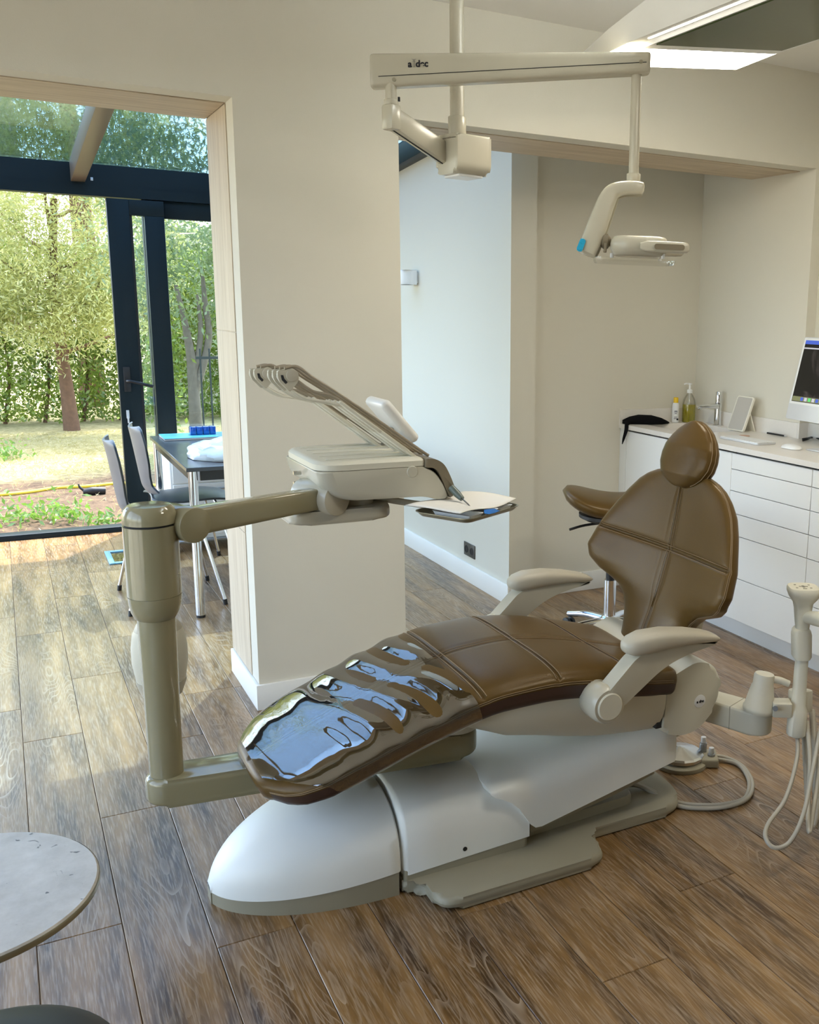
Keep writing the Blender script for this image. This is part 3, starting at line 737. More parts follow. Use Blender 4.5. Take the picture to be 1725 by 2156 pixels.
for d in (0.10, 0.16):                                                         # double seam round the rim
    for sg in (0, 1):
        ang = d if sg == 0 else PI - d
        bm_tube(bm, [seat_point(s, ang, 0.0012) for s in np.linspace(0.0, SLEN - 0.02, 90)], 0.0012, 5)
from_bm('stitching', bm, 'stitch', seat)
# darker leather band along the lower rim
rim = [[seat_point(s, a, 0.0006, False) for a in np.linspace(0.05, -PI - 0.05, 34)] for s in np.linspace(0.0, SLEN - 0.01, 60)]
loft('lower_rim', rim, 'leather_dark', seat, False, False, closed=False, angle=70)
# clear plastic sleeve over the foot end
def film_pt(s, a):
    p = seat_point(s, a, 0.0035, False); y = p.y - YC
    w = 0.0045 * interp(s, [0.12, 0.2, 0.3, 0.4], [0.08, 0.5, 1.2, 1.4]) * math.sin(s * 62 + 3.2 * math.sin(y * 7)) * max(0, math.sin(a)) * (0.3 + 0.7 * min(1, s / 0.3)) + 0.003 * noise.noise(V((s * 14, y * 6, 3.1)))
    _, t = spos(s); return p + V((-t.z, 0, t.x)) * w * (1 if math.sin(a) > 0.2 else 0.3)
frs = []
for f, dx in ((0.80, -0.026), (0.95, -0.016)):
    frs.append([c0 for c0 in [(lambda q: (spos(0)[0] - V((-spos(0)[1].z, 0, spos(0)[1].x)) * seat_th(0) / 2) * (1 - f) + q * f + spos(0)[1] * dx)(film_pt(0, a)) for a in np.linspace(-0.25, PI + 0.25, 60)]])
for s in np.linspace(0.002, s_of_x(0.965), 70):
    lo = interp(s, [0, 0.04, 0.16], [0.95, 0.8, -0.30]) if s < 0.16 else -0.30
    frs.append([film_pt(s, a) for a in np.linspace(lo, PI - lo, 60)])
frs[0] = [p for p in frs[0]]
loft('plastic_sleeve', frs[2:], 'film', chair, False, False, closed=False, angle=80)

# ---- shell under the seat
def shell_ring(x, k=30):
    zt = interp(x, SPX, SPZ) - interp(x, [0.9, 1.1, 1.55], [0.07, 0.085, 0.075])
    dz = interp(x, [0.96, 1.0, 1.1, 1.25, 1.4, 1.58], [0.035, 0.085, 0.135, 0.178, 0.185, 0.165])
    hw = interp(x, [0.96, 1.0, 1.1, 1.3, 1.5, 1.58], [0.225, 0.258, 0.280, 0.286, 0.276, 0.262])
    out = []
    for i in range(k + 1):
        a = -PI * i / k
        out.append(V((x, YC - hw * se(math.cos(a), 2.9), zt + dz * se(math.sin(a), 2.3))))
    return out
loft('seat_shell', [shell_ring(x) for x in (0.96, 0.975, 1.0, 1.05, 1.1, 1.2, 1.3, 1.4, 1.5, 1.56, 1.58)], 'cream_grain', chair, angle=60)
# block behind the seat, with the maker's mark
bp_ = round_poly([(1.585, 0.295), (1.598, 0.462), (1.70, 0.500), (1.785, 0.47), (1.80, 0.36), (1.72, 0.285), (1.66, 0.272)], [0.02, 0.02, 0.03, 0.05, 0.05, 0.05, 0.03])
prism('mounting_block', bp_, (0, YC, 0), (1, 0, 0), (0, 0, 1), (0, -1, 0), -0.245, 0.245, 'cream_grain', chair, 0.016, 4)
prism('shadow_gap', [(1.567, 0.31), (1.59, 0.31), (1.605, 0.45), (1.585, 0.455)], (0, YC, 0), (1, 0, 0), (0, 0, 1), (0, -1, 0), -0.235, 0.235, 'gap', chair)
em = lathe('emblem', [(0.02, 0), (0.02, 0.0016), (0.018, 0.0022)], (1.716, YC - 0.2448, 0.372), 'white_plastic', chair, (0, -1, 0), 28)
text_mesh('emblem_text', 'a dec', 0.0125, (1.716, YC - 0.2472, 0.368), (1, 0, 0), (0, 0, 1), 'ink', em, 'CENTER', 0.0004)
prism('lift_column', round_poly([(1.60, -0.10), (1.74, -0.10), (1.74, 0.10), (1.60, 0.10)], 0.03), (0, YC, 0), (1, 0, 0), (0, 1, 0), (0, 0, 1), 0.20, 0.30, 'cream', chair, 0.01)
prism('tail_leg', [(1.66, 0.20), (1.745, 0.20), (1.765, 0.30), (1.63, 0.30)], (0, YC - 0.02, 0), (1, 0, 0), (0, 0, 1), (0, 1, 0), -0.10, 0.10, 'cream', chair, 0.012)
# ---- armrests
def armrest(sg):
    Y = YC + sg * 0.345
    off = 0.0
    hub = V((1.318 + off, YC + sg * 0.285, 0.478))
    lathe('arm_pivot', [(0.042, 0), (0.051, 0.012), (0.053, 0.06), (0.051, 0.075), (0.046, 0.085)], hub, 'cream', chair, (0, sg, 0), 36)
    lathe('pivot_cap', [(0.038, 0), (0.038, 0.004), (0.035, 0.007)], hub + V((0, sg * 0.083, 0)), 'cream_grain', chair, (0, sg, 0), 36)
    prof = round_poly([(1.292, 0.500), (1.348, 0.462), (1.49, 0.560), (1.58, 0.586), (1.668, 0.596), (1.668, 0.608), (1.52, 0.622), (1.405, 0.606)], [0.02, 0.02, 0.08, 0.06, 0.004, 0.004, 0.03, 0.03], 6)
    prism('arm_bracket', prof, (0, Y, 0), (1, 0, 0), (0, 0, 1), (0, -sg, 0), -0.026, 0.026, 'cream', chair, 0.010, 3)
    rr = []
    for x, zc, hz, hy in ((1.372, 0.625, 0.006, 0.012), (1.378, 0.626, 0.016, 0.025), (1.395, 0.628, 0.025, 0.036), (1.43, 0.632, 0.030, 0.042), (1.50, 0.634, 0.027, 0.043), (1.58, 0.628, 0.020, 0.042), (1.64, 0.619, 0.014, 0.039), (1.668, 0.613, 0.010, 0.034), (1.680, 0.610, 0.004, 0.024)):
        rr.append([V((x, Y + hy * se(math.cos(a), 3), zc + hz * se(math.sin(a), 2.6))) for a in np.linspace(0, 2 * PI, 28, endpoint=False)])
    loft('arm_pad', rr, 'armpad', chair, angle=60)
armrest(-1); armrest(1)

# ---- backrest (plane raked backwards) and headrest
BP, BD, BN = V((1.699, YC, 0.536)), V((0.261, 0, 0.965)).normalized(), V((-0.965, 0, 0.261)).normalized()
BS = [-0.085, -0.06, -0.03, 0.0, 0.03, 0.060, 0.085, 0.100, 0.115, 0.140, 0.18, 0.25, 0.30, 0.35, 0.40, 0.44, 0.465, 0.485, 0.497]
BH = [0.112, 0.128, 0.138, 0.150, 0.164, 0.184, 0.216, 0.262, 0.312, 0.352, 0.372, 0.355, 0.330, 0.302, 0.266, 0.228, 0.192, 0.145, 0.090]
def back_pt(s, a, grow=0.0):
    hw = interp(s, BS, BH) + grow; th = interp(s, [-0.085, -0.05, 0.1, 0.4, 0.497], [0.05, 0.075, 0.085, 0.075, 0.045]) + 2 * grow
    y = -hw * se(math.cos(a), 3.4); w = th / 2 * se(math.sin(a), 3.4)
    f = abs(y) / 0.37
    dish = 0.085 * f * f * (0.55 + 0.45 * interp(s, [0, 0.15, 0.3, 0.5], [0, 1, 0.8, 0.2])) + interp(s, [-0.1, 0.05, 0.25, 0.5], [0.02, 0.0, -0.006, 0.012])
    if math.sin(a) > 0.1:
        g = max(math.exp(-(y / 0.007) ** 2), math.exp(-((s - 0.253) / 0.007) ** 2)) * (1 if abs(y) / hw < 0.97 else 0.3)
        w -= 0.010 * g
        w += 0.006 * (1 - (abs(y) / hw) ** 2)
    return BP + BD * s + BN * (w + dish - th / 2 + 0.01) + V((0, y, 0))
bss = sorted(set(list(np.linspace(-0.085, 0.497, 76)) + [0.253 + d for d in (-0.012, -0.008, -0.004, 0, 0.004, 0.008, 0.012)]))
rings = []
def bcap(s, f, ds): 
    c = back_pt(s, PI / 2) * 0.5 + back_pt(s, -PI / 2) * 0.5
    return [c + (back_pt(s, a) - c) * f + BD * ds for a in RA]
rings.append(bcap(-0.085, 0.6, -0.012)); rings.append(bcap(-0.085, 0.88, -0.007))
rings += [[back_pt(s, a) for a in RA] for s in bss]
rings += [bcap(0.497, 0.85, 0.009), bcap(0.497, 0.5, 0.014)]
back = loft('backrest_cushion', rings, 'leather', chair, angle=75)
def back_top(s, y, grow=0.0012):
    hw = interp(s, BS, BH); f = min(0.999, abs(y) / hw); return back_pt(s, math.acos(math.copysign(f ** 1.7, -y)), grow)
bm = bmesh.new()
for d in (-0.0075, 0.0075):
    bm_tube(bm, [back_top(0.253 + d, y) for y in np.linspace(-0.96, 0.96, 50) * 0.35], 0.0013, 5)
    bm_tube(bm, [back_top(s, d) for s in np.linspace(-0.07, 0.47, 60)], 0.0012, 5)
for sg in (0, 1):
    for d in (0.12, 0.2):
        bm_tube(bm, [back_pt(s, d if sg == 0 else PI - d, 0.0012) for s in np.linspace(-0.07, 0.49, 80)], 0.0012, 5)
from_bm('stitching', bm, 'stitch', back)
obox('back_plate', BP + BD * 0.16 + BN * -0.085, (BD, (0, 1, 0), BN), (0.20, 0.13, 0.018), 'cream', chair, 0.014, 3)
obox('back_link', BP + BD * -0.13 + BN * -0.052, (BD, (0, 1, 0), BN), (0.12, 0.09, 0.022), 'cream', chair, 0.012, 3)
HP = BP + BN * 0.036; HD = V((0.30, 0, 0.954)).normalized(); HN = V((-0.954, 0, 0.30)).normalized()
HO = BP + BD * 0.452 + BN * 0.022
HS = [0.0, 0.012, 0.03, 0.06, 0.09, 0.12, 0.15, 0.175, 0.192, 0.200]
HH = [0.045, 0.075, 0.102, 0.121, 0.124, 0.117, 0.099, 0.074, 0.046, 0.024]
def head_pt(s, a, grow=0.0):
    hw = interp(s, HS, HH) + grow; th = interp(s, [0, 0.03, 0.12, 0.2], [0.055, 0.085, 0.085, 0.05]) + 2 * grow
    y = -hw * se(math.cos(a), 2.7); w = th / 2 * se(math.sin(a), 2.9)
    return HO + HD * s + HN * (w - 0.0) + V((0, y, 0))
RH = list(np.linspace(0, 2 * PI, 60, endpoint=False))
def hcap(s, f, ds):
    c = head_pt(s, PI / 2) * 0.5 + head_pt(s, -PI / 2) * 0.5; return [c + (head_pt(s, a) - c) * f + HD * ds for a in RH]
hd_ = loft('headrest', [hcap(0, 0.55, -0.006), hcap(0, 0.85, -0.003)] + [[head_pt(s, a) for a in RH] for s in np.linspace(0, 0.2, 40)] + [hcap(0.2, 0.7, 0.004), hcap(0.2, 0.35, 0.006)], 'leather', chair, angle=80)
bm = bmesh.new()
for ang in (-0.02, 0.16):
    pth = [head_pt(s, ang, 0.001) for s in np.linspace(0.004, 0.198, 40)] + [head_pt(s, PI - ang, 0.001) for s in np.linspace(0.198, 0.004, 40)]
    bm_tube(bm, pth, 0.0014, 5)
from_bm('stitching', bm, 'stitch', hd_)
obox('headrest_bar', HO + HN * -0.055 + HD * 0.02, (HD, (0, 1, 0), HN), (0.10, 0.03, 0.008), 'cream', chair, 0.006, 2)

# ================================================================== DELIVERY UNIT (swing arm, instrument head)
PX, PY = 0.28, 2.50
du = thing('delivery_unit', 'cream dental delivery unit on a swing arm with raised instrument whips', 'delivery unit', (PX, PY, 0.262))
d_ = (V((1.03, YC, 0)) - V((PX, PY, 0))); dl = d_.length; d_.normalize(); dn = V((-d_.y, d_.x, 0))
st = [(-0.052 * math.cos(a), 0.052 * math.sin(a)) for a in np.linspace(-PI / 2, PI / 2, 13)][::-1]
st = [(p[0], p[1]) for p in st] + [(dl + 0.065 * math.cos(a), 0.065 * math.sin(a)) for a in np.linspace(-PI / 2, PI / 2, 13)]
prism('lower_arm', st, (PX, PY, 0), d_, dn, (0, 0, 1), 0.262, 0.336, 'arm_beige', du, 0.018, 4)
cyl('pivot_hub', (1.03, YC, 0.337), (1.03, YC, 0.44), 0.068, 'cream_grain', du, bevel=0.006)
lathe('post', [(0.0405, 0), (0.0415, 0.2), (0.0445, 0.43)], (PX, PY, 0.336), 'arm_beige', du)
lathe('post_housing', [(0.040, 0), (0.049, 0.006), (0.056, 0.022), (0.0605, 0.042), (0.0622, 0.062), (0.0605, 0.0622), (0.0605, 0.0634), (0.0622, 0.0636), (0.0625, 0.236), (0.055, 0.236)], (PX, PY, 0.742), 'arm_beige', du, seg=40)
cyl('housing_gap', (PX, PY, 0.978), (PX, PY, 0.984), 0.058, 'gap', du)
lathe('housing_cap', [(0.055, 0), (0.0622, 0.0005), (0.0618, 0.018), (0.057, 0.034), (0.048, 0.043), (0.02, 0.045), (0.0, 0.045)], (PX, PY, 0.983), 'arm_beige', du, seg=40, cap=False)
J1, J2 = pd(385, 1098, 2.40), pd(680, 1050, 2.76)
J1.z = J2.z = 0.973
ad_ = (J2 - J1).normalized(); jn = V((ad_.y, -ad_.x, 0)).normalized()
obox('elbow', (V((PX, PY, 1.003)) * 0.45 + J1 * 0.55) + jn * -0.01, ((J1 - V((PX, PY, J1.z))), (jn.y, -jn.x, 0), (0, 0, 1)), (0.045, 0.036, 0.024), 'arm_beige', du, 0.014, 3)
cyl('elbow_joint', J1 - jn * 0.050, J1 + jn * 0.052, 0.0435, 'arm_beige', du, bevel=0.003, seg=40)
rr = []
for t, hz, hy in ((0.02, 0.034, 0.030), (0.3, 0.033, 0.030), (0.7, 0.031, 0.028), (0.97, 0.029, 0.027)):
    c = J1.lerp(J2, t)
    rr.append([c + jn * (hy * se(math.cos(a), 6)) + V((0, 0, hz * se(math.sin(a), 6))) for a in np.linspace(0, 2 * PI, 32, endpoint=False)])
loft('spring_arm', rr, 'arm_beige', du, angle=40)
cyl('head_joint', J2 - jn * 0.085, J2 + jn * 0.060, 0.046, 'cream', du, bevel=0.003, seg=40)
br = round_poly([(0.66, 2.66), (0.955, 2.66), (0.955, 2.86), (0.66, 2.86)], [0.05, 0.07, 0.07, 0.05], 6)
prism('head_bracket', br, (0, 0, 0), (1, 0, 0), (0, 1, 0), (0, 0, 1), 0.902, 0.940, 'cream', du, 0.012, 3)
cyl('head_pivot', (0.86, 2.76, 0.938), (0.86, 2.76, 0.972), 0.06, 'cream', du)
# head body: side profile extruded across, with a rounded left end
YN, YF_ = 2.62, 3.00
hp = round_poly([(0.722, 1.055), (0.735, 1.0), (0.79, 0.970), (1.035, 0.966), (1.075, 0.952), (1.108, 0.955), (1.098, 0.99), (1.070, 1.035), (1.030, 1.055)], [0.005, 0.03, 0.05, 0.03, 0.02, 0.012, 0.02, 0.03, 0.005], 6)
bm = bmesh.new()
yy = [YN, YN + 0.005, YN + 0.016, YN + 0.035, YF_ - 0.035, YF_ - 0.016, YF_ - 0.005, YF_]
ins = [0.024, 0.012, 0.004, 0.0, 0.0, 0.004, 0.012, 0.024]
cxh, czh = 0.92, 1.01
def inset(p, d, left=1.0):
    sx = (abs(p[0] - cxh) - d * (1.6 if p[0] < cxh else 0.35)) / max(1e-6, abs(p[0] - cxh)); return (cxh + (p[0] - cxh) * max(0, sx), czh + (p[1] - czh) * (1 - d * 2.2) if p[1] < czh else p[1])
loft('head_body', [[V((inset(p, d)[0], y, inset(p, d)[1])) for p in hp] for y, d in zip(yy, ins)], 'cream', du, angle=50)
lid = []
for z, d in ((1.0565, 0.0), (1.072, 0.0), (1.079, 0.006), (1.081, 0.016)):
    lid.append([V((p[0] + 0.878, p[1] + 2.81, z)) for p in round_poly([(-0.155 + d, -0.185 + d), (0.155 - d, -0.185 + d), (0.155 - d, 0.185 - d), (-0.155 + d, 0.185 - d)], [0.07, 0.012, 0.012, 0.07], 6)])
ld = loft('head_lid', lid, 'cream_grain', du, angle=40)
for k in range(5):
    box('lid_rib', 0.76, 1.02, 2.675 + k * 0.066, 2.683 + k * 0.066, 1.080, 1.0835, 'cream_grain', ld, 0.0015, 1)
lathe('button', [(0.017, 0), (0.017, 0.004), (0.015, 0.006)], (0.992, YN + 0.004, 1.042), 'cream', du, (0, -1, 0), 24)
prism('side_grip', round_poly([(0.732, 1.045), (0.768, 1.045), (0.772, 1.02), (0.785, 0.985), (0.758, 0.992), (0.742, 1.02)], 0.004), (0, YN + 0.022, 0), (1, 0, 0), (0, 0, 1), (0, -1, 0), 0, 0.008, 'cream_grain', du, 0.002, 2)
for z in (1.03, 1.0):
    cyl('fitting', (0.722, 2.80, z), (0.700, 2.80, z), 0.006, 'satin_metal', du, seg=12)
# dark holder strip over the nose
hc = [(1.032, 1.072), (1.060, 1.069), (1.084, 1.053), (1.102, 1.020), (1.115, 0.988), (1.126, 0.968)]
pc = [V((p[0], 0, p[1])) for p in hc]; pc = catmull(pc, 6); up_, lo_ = [], []
for i, p in enumerate(pc):
    t = (pc[min(i + 1, len(pc) - 1)] - pc[max(i - 1, 0)]).normalized(); n_ = V((-t.z, 0, t.x)); up_.append((p.x + n_.x * 0.006, p.z + n_.z * 0.006)); lo_.append((p.x - n_.x * 0.020, p.z - n_.z * 0.020))
prism('holder_strip', up_ + lo_[::-1], (0, 0, 0), (1, 0, 0), (0, 0, 1), (0, 1, 0), YN - 0.004, YF_ - 0.02, 'tool_grip', du, 0.005, 2)
# whips: flat channel, upper fork with slotted head, supply hose
WY = [2.672, 2.717, 2.762, 2.905, 2.950]
for i, wy in enumerate(WY):
    dx = -0.012 * (wy - 2.67) / 0.28; dz = -0.012 * (wy - 2.67) / 0.28
    A = lambda x, z: V((x + dx, wy, z + dz))
    bm = bmesh.new()
    pth = [A(1.03, 1.068), A(0.915, 1.155), A(0.80, 1.2425)]
    for a, b in zip(pth[:-1], pth[1:]):
        m_ = (a + b) / 2; t = (b - a).normalized()
        bm_box(bm, m_, (t, (0, 1, 0), t.cross(V((0, 1, 0)))), ((b - a).length / 2 + 0.002, 0.0165, 0.005), 0.003, 2)
    w = from_bm('whip_channel', bm, 'cream_grain', du)
    bm = bmesh.new(); t = (A(0.80, 1.2425) - A(1.03, 1.068)).normalized(); nn_ = t.cross(V((0, 1, 0)))
    bm_box(bm, (A(1.0, 1.0905) + A(0.83, 1.2195)) / 2 + nn_ * -0.0045, (t, (0, 1, 0), nn_), (0.105, 0.0085, 0.003), 0.002, 1)
    from_bm('channel_groove', bm, 'base_beige', w)
    fork = catmull([A(0.815, 1.230), A(0.765, 1.243), A(0.715, 1.252), A(0.672, 1.276), A(0.640, 1.308), A(0.640, 1.328)], 6)
    bm = bmesh.new(); bm_tube(bm, fork, 0.0045, 8); from_bm('whip_fork', bm, 'cream_grain', w)
    hpz = round_poly([(0.634, 1.331), (0.640, 1.300), (0.667, 1.272), (0.676, 1.284), (0.690, 1.300), (0.692, 1.322), (0.676, 1.337), (0.655, 1.331)], 0.006)
    prism('whip_head', hpz, (dx, wy, dz), (1, 0, 0), (0, 0, 1), (0, 1, 0), -0.005, 0.005, 'cream', w, 0.002, 1)
    prism('head_slot', [(0.6435, 1.318), (0.650, 1.318), (0.653, 1.308), (0.661, 1.299), (0.656, 1.294), (0.646, 1.305)], (dx, wy, dz), (1, 0, 0), (0, 0, 1), (0, 1, 0), -0.0058, 0.0058, 'gap', w)
    cyl('pulley', A(0.674, 1.317) + V((0, -0.009, 0)), A(0.674, 1.317) + V((0, 0.009, 0)), 0.0165, 'armpad', w, bevel=0.0015, seg=24)
    tube('supply_hose', [A(0.655, 1.336), A(0.690, 1.339), A(0.73, 1.310), A(0.80, 1.264), A(0.92, 1.180), A(1.03, 1.100), A(1.062, 1.078)], 0.0045, 'hose_brown', w, 8, 6)
    tube('return_hose', [A(0.690, 1.300), A(0.73, 1.272), A(0.79, 1.254), A(0.90, 1.175)], 0.0045, 'hose_brown', w, 8, 6)
# syringe resting in the holder
tip = tube('syringe', [py_(950, 1026, 2.61), py_(963, 1040, 2.59), py_(973, 1050, 2.57)], [0.010, 0.011, 0.008], 'tool_green', du, 12, 4)
tube('syringe_needle', [py_(972, 1049, 2.57), py_(982, 1058, 2.53), py_(988, 1064, 2.51), py_(992, 1071, 2.49)], 0.0022, 'grey_metal', tip, 8, 5)
# control pad on its stem
pa, pb = V((0.988, 2.92, 1.222)), V((1.092, 2.92, 1.098)); t = (pb - pa).normalized(); nn_ = V((t.z, 0, -t.x)).normalized()
if nn_.x < 0: nn_ = -nn_
obox('control_pad', (pa + pb) / 2, (t, (0, 1, 0), nn_), ((pb - pa).length / 2, 0.085, 0.017), 'white_plastic', du, 0.015, 4)
obox('pad_screen', (pa + pb) / 2 + nn_ * 0.0168, (t, (0, 1, 0), nn_), (0.06, 0.065, 0.001), 'screen_dark', du, 0.0005, 1)
tube('pad_stem', [(1.020, 2.92, 1.075), (1.024, 2.92, 1.10), (1.035, 2.92, 1.135)], [0.017, 0.016, 0.013], 'cream', du, 14, 4)
# bottle clipped behind the post
bc = pd(337, 1385, 2.62); zb0 = bc.z - 0.108
bt = lathe('bottle_cover', [(0.036, 0), (0.050, 0.01), (0.062, 0.04), (0.070, 0.09), (0.070, 0.13), (0.065, 0.165), (0.060, 0.178)], (bc.x, bc.y, zb0 + 0.012), 'cream_grain', du)
lathe('bottle_top', [(0.060, 0), (0.054, 0.014), (0.041, 0.026), (0.035, 0.04), (0.0, 0.042)], (bc.x, bc.y, zb0 + 0.190), 'armpad', bt, cap=False)
lathe('bottle_foot', [(0.034, 0), (0.051, 0.001), (0.063, 0.035), (0.0635, 0.042)], (bc.x, bc.y, zb0 + 0.008), 'armpad', bt)
box('bottle_clip', bc.x - 0.02, bc.x + 0.02, PY + 0.03, bc.y - 0.03, zb0 + 0.19, zb0 + 0.235, 'armpad', du, 0.004)
# tray carrier and tray
ta, tb, tcn = V((0.973, 2.55, 0.93)), V((1.060, 2.386, 0.93)), V((1.276, 2.51, 0.93))
e2_, e1_ = (tb - ta).normalized(), (tcn - tb).normalized(); tc_ = (ta + tcn) / 2; tw, tdp = (tcn - tb).length, (tb - ta).length
tube('tray_carrier', [(0.90, 2.78, 0.955), (0.98, 2.74, 0.938), (1.06, 2.70, 0.925), (1.10, 2.64, 0.922), (tc_.x, tc_.y + 0.03, 0.9185)], 0.010, 'cream', du, 10, 6)
tray = thing('instrument_tray', 'shallow metal instrument tray held beside the delivery unit', 'tray', (tc_.x, tc_.y, 0.929))
tr = []
for z, g in ((0.929, -0.012), (0.929, -0.006), (0.934, 0.0), (0.943, 0.006), (0.9435, 0.010), (0.9415, 0.010)):
    tr.append([tc_ + e1_ * p[0] + e2_ * p[1] + V((0, 0, z - 0.93)) for p in rrect(tw + 2 * g, tdp + 2 * g, 0.03 + g, 6)])
loft('tray_pan', tr, 'tray_metal', tray, cap0=True, cap1=False, angle=40)
ins_ = thing('tray_insert', 'white compartment insert lying in the instrument tray', 'tray insert', (tc_.x, tc_.y, 0.931))
for k in range(3):
    q = tc_ + e1_ * (-0.075 + 0.072 * k) + e2_ * 0.02
    rr = []
    for z, g in ((0.9315, -0.006), (0.946, 0.0), (0.947, 0.002), (0.946, -0.002), (0.934, -0.008)):
        rr.append([q + e1_ * p[0] + e2_ * p[1] + V((0, 0, z - 0.93)) for p in rrect(0.064 + 2 * g, 0.135 + 2 * g, 0.008, 3)])
    loft('compartment', rr, 'white_plastic', ins_, cap0=True, cap1=True, angle=40)
vs, fs = [], []
for i in range(17):
    for j in range(13):
        u, v = i / 16, j / 12
        q = tc_ + e1_ * (-0.130 + 0.275 * u + 0.006 * math.sin(v * 5)) + e2_ * (-0.125 + 0.20 * v)
        z = 0.9545 + 0.006 * math.sin(u * 6.0 + 0.8) * (0.5 + 0.5 * v) + 0.010 * max(0, u - 0.55) * math.sin(v * 3)
        vs.append(V((q.x, q.y, z)))
for i in range(16):
    for j in range(12): a = i * 13 + j; fs.append((a, a + 13, a + 14, a + 1))
nap = from_data('paper_napkin', vs, fs, 'paper'); md = nap.modifiers.new('thickness', 'SOLIDIFY'); md.thickness = 0.0012
tag(nap, 'white paper napkin spread over the instrument tray', 'napkin')
q = tc_ + e1_ * -0.03 + e2_ * 0.098
from_data('blue_glove', [q + e1_ * x + e2_ * y + V((0, 0, z)) for x, y, z in ((-0.025, 0, 0.018), (-0.01, -0.012, 0.024), (0.03, -0.004, 0.022), (0.035, 0.012, 0.0165), (0.0, 0.016, 0.0165), (-0.02, 0.012, 0.0165), (0.004, 0.004, 0.027))], [(0, 1, 6), (1, 2, 6), (2, 3, 6), (3, 4, 6), (4, 5, 6), (5, 0, 6), (0, 5, 4, 3, 2, 1)], 'blue_cloth')
tag(bpy.data.objects['blue_glove'], 'crumpled bright blue nitrile scrap on the tray insert', 'glove')

# ================================================================== OPERATORY LIGHT hanging from the ceiling
LX, LY = 1.318, 3.045
ol = thing('operatory_light', 'cream ceiling mounted dental lamp on a jointed arm above the chair', 'dental lamp', (LX, LY, CEIL))
cyl('ceiling_pole', (LX, LY, 2.05), (LX, LY, CEIL), 0.0225, 'cream', ol)
lathe('ceiling_plate', [(0.09, 0), (0.09, 0.01), (0.05, 0.03)], (LX, LY, CEIL), 'cream', ol, (0, 0, -1))
cyl('pole_collar', (LX, LY, 2.035), (LX, LY, 2.098), 0.0285, 'cream', ol, bevel=0.002)
ir = V((_r0.x, _r0.y, 0)).normalized(); iv = V((-_r0.y, _r0.x, 0)).normalized(); 
if iv.y < 0: iv = -iv                                   # image-right and away directions on the ground plane
bxc = V((LX, LY, 1.985)) + ir * 0.020
ea = (ir * 0.62 - iv * 0.78).normalized(); eb = V((-ea.y, ea.x, 0))
prism('pivot_box', round_poly([(-0.066, -0.052), (-0.045, -0.066), (0.05, -0.066), (0.066, -0.045), (0.066, 0.052), (-0.066, 0.056)], [0.012, 0.02, 0.03, 0.02, 0.006, 0.006]), bxc, ea, (0, 0, 1), eb, -0.062, 0.062, 'cream', ol, 0.014, 3)
obox('box_base', bxc + V((0, 0, -0.069)), (ea, eb, (0, 0, 1)), (0.045, 0.045, 0.004), 'white_plastic', ol, 0.002, 1)
LE = pd(824, 238, 2.93)
st_ = V((LX, LY, 1.985)) - ir * 0.030; st_.z = 1.978; LE.z = 2.058
axd = (st_ - LE).normalized(); sidev = V((axd.y, -axd.x, 0)).normalized(); upv = sidev.cross(axd)
if upv.z < 0: upv = -upv
obox('swing_arm', (st_ + LE) / 2, (axd, sidev, upv), ((st_ - LE).length / 2, 0.020, 0.031), 'cream', ol, 0.006, 2)
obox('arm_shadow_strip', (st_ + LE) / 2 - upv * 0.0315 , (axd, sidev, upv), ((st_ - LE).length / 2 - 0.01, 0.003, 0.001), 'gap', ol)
obox('arm_end', LE, (axd.cross(V((0, 0, 1))), (axd.x, axd.y, 0), (0, 0, 1)), (0.024, 0.020, 0.036), 'cream', ol, 0.007, 2)
cyl('link_tube', LE + V((0, 0, 0.03)), LE + V((0, 0, 0.10)), 0.0165, 'cream', ol)
cyl('link_collar', LE + V((0, 0, 0.034)), LE + V((0, 0, 0.050)), 0.0215, 'cream', ol, bevel=0.002)
obox('stop_pin', LE + V((0, 0, 0.052)) + ir * 0.024, (ir, iv, (0, 0, 1)), (0.003, 0.004, 0.006), 'black', ol)
# tapered balance arm
A0 = (pd(780, 118, 2.915), pd(784, 186, 2.915)); A1 = (pd(1368, 113, 2.95), pd(1368, 156, 2.95))
def fa(t):
    top, bot = A0[0].lerp(A1[0], t), A0[1].lerp(A1[1], t); return (top + bot) / 2, (top - bot) / 2
c0_, h0_ = fa(0); c1x, h1_ = fa(1); fe = (c1x - c0_).normalized(); fn = fe.cross(V((0, 0, 1))).normalized()
if fn.y > 0: fn = -fn
rr = []
for t, k in ((0.0, 0.90), (0.004, 0.97), (0.012, 1), (0.3, 1), (0.7, 1), (0.985, 1), (0.996, 0.96), (1.0, 0.88)):
    c, h = fa(t); hl = h.length * k
    rr.append([c + fn * (0.030 * k * se(math.cos(a), 5)) + V((0, 0, 1)) * (hl * se(math.sin(a), 4.5)) for a in np.linspace(0, 2 * PI, 36, endpoint=False)])
fx = loft('balance_arm', rr, 'cream', ol, angle=35)
sa, sb = fa(0.03), fa(0.985)
for (p, q_) in ((sa[0] + fn * 0.0302 - V((0, 0, 0.40)) * sa[1].length, sb[0] + fn * 0.0302 - V((0, 0, 0.05)) * sb[1].length),):
    bm = bmesh.new(); bm_tube(bm, [p, q_], 0.0012, 6); from_bm('cover_seam', bm, 'gap', fx)
for t, f in ((0.085, -0.62), (0.965, 0.0)):
    c, h = fa(t); cyl('screw', c + fn * 0.0285 + V((0, 0, f * h.length)), c + fn * 0.0312 + V((0, 0, f * h.length)), 0.0058, 'base_beige', fx, seg=16)
c, h = fa(0.135); o_ = c + fn * 0.0303 + V((0, 0, 0.004))
text_mesh('logo', 'a', 0.026, o_, fe, (0, 0, 1), 'ink', fx, 'LEFT', 0.0009)
text_mesh('logo', 'dec', 0.026, o_ + fe * 0.0225, fe, (0, 0, 1), 'ink', fx, 'LEFT', 0.0009)
